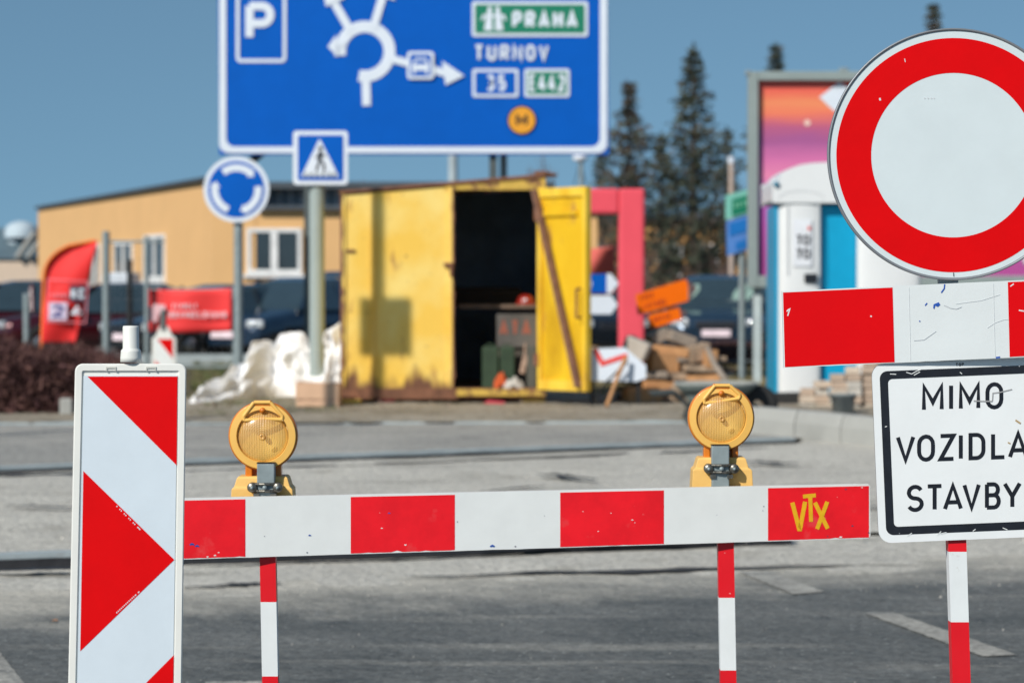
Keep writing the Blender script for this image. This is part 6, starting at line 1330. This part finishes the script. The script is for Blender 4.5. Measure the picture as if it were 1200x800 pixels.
TR = [('tallest spruce rising between the guide sign and the billboard', 812, 52, 84, 122, 1, 1.15, .12), ('reddish spruce just right of the blue guide sign', 737, 97, 86, 104, 2, .95, .45),
 ('spruce whose tip shows above the top edge of the billboard', 909, 52, 92, 110, 3, .9, .1), ('spruce whose brown tip shows above the round sign', 1093, 6, 92, 90, 4, 1, .4),
 ('low spruce filling the gap between the two tall spruces', 775, 158, 88, 84, 5, .6, .15), ('broad low spruce just left of the billboard frame', 852, 150, 90, 84, 6, .6, .2), ('low spruce behind the open door of the red portal', 706, 178, 90, 86, 7, .6, .2)]
for lab, px, yt, d, w_, sd_, dn, bw in TR: spruce(lab, px, yt, d, w_, sd_, dn, brown=bw)
TWG = mat('bare_twig', (.16, .10, .08), .9, var=.3)
def bare_tree(lab, px, ytop, d, spread, seed, depth=5, lean=0, group='bare trees behind the buildings'):
    rr = random.Random(seed); base = GX(px, d); H = P(px, ytop, d).z - base.z; t = thing('bare_tree', lab, 'tree', base, group); tr = MB(); cr = MB()
    def grow(p, dr, ln, r, k):
        q = p + dr * ln; (tr if k >= depth - 1 else cr).tube(p, q, r, r * .65, 5 if k > 2 else 3, 0, False)
        if k == 0: return
        for _ in range(rr.choice((2, 3, 3))):
            nd = (dr + Vector((rr.uniform(-1, 1) * spread, rr.uniform(-1, 1) * spread, rr.uniform(-.1, .5)))).normalized(); grow(p + dr * ln * rr.uniform(.6, 1), nd, ln * rr.uniform(.6, .82), r * .6, k - 1)
    grow(base, Vector((lean, 0, 1)).normalized(), H * .33, H * .018, depth); tr.build('trunk', TWG, t); cr.build('crown', TWG, t)
bare_tree('bare tree top showing over the roof beside the round blue sign', 315, 203, 88, .7, 3, 6); bare_tree('thin bare tree leaning over the roof left of the container top', 432, 203, 80, .5, 8, 5, .15); bare_tree('small bare tree poking above the container roof near its rusty corner', 640, 180, 84, .45, 12, 5)
for i, (px, yt, d) in enumerate(((700, 262, 78), (770, 268, 76), (835, 264, 77), (742, 290, 72), (868, 285, 74), (800, 300, 70))): bare_tree(['brown bare shrub behind the coral red portal leg', 'brown bare shrub beneath the tallest spruce', 'brown bare shrub left of the small street signs', 'low brown shrub right above the orange arrow sign', 'low brown shrub beside the wooden pole', 'low brown shrub above the navy car roof'][i], px, yt, d, .8, 30 + i, 6, 0, 'bare shrubs below the spruces')
# roof aerial of the building far left
d = 66; t = thing('lamp_post', 'thin grey lamp post seen between guide sign and container roof', 'lamp post', GX(531, d)); post(t, 531, d, P(531, 120, d).z, .11, mat('pale_lamp_post', S(160, 172, 176, .92), .6)); mb = MB(); c = P(531, 121, d); mb.bbox((c.x + .4, d, c.z), (.8, .2, .1), .03); mb.build('lamp_head', GALV, t)
d = 70; t = thing('street_lamp', 'street lamp with a white round head just below the guide sign corner', 'street lamp', GX(681, d)); post(t, 681, d, P(681, 188, d).z, .05); mb = MB(); c = P(680, 186, d); mb.lathe((c.x, d, c.z - .08), [(0, 0), (.12, .02), (.2, .1), (.14, .17), (0, .2)], 'Z', 18); mb.build('lamp_head', SIGNW, t)
for sx in (-1, 1): mb = MB(); mb.tube((c.x, d, c.z - .05), (c.x + sx * .14, d, c.z - .65), .012); mb.build('stay', DARKM, t)
# bollard like meter at far left behind hedge
d = 40; t = thing('fence_post', 'short grey post sticking out of the hedge at the far left', 'post', GX(31, d)); post(t, 31, d, P(31, 345, d).z, .045)
d = 50; t = thing('sign_post', 'thin dark pole standing before the orange wall between its windows', 'pole', GX(152, d)); post(t, 152, d, P(152, 305, d).z, .05, DARKM)
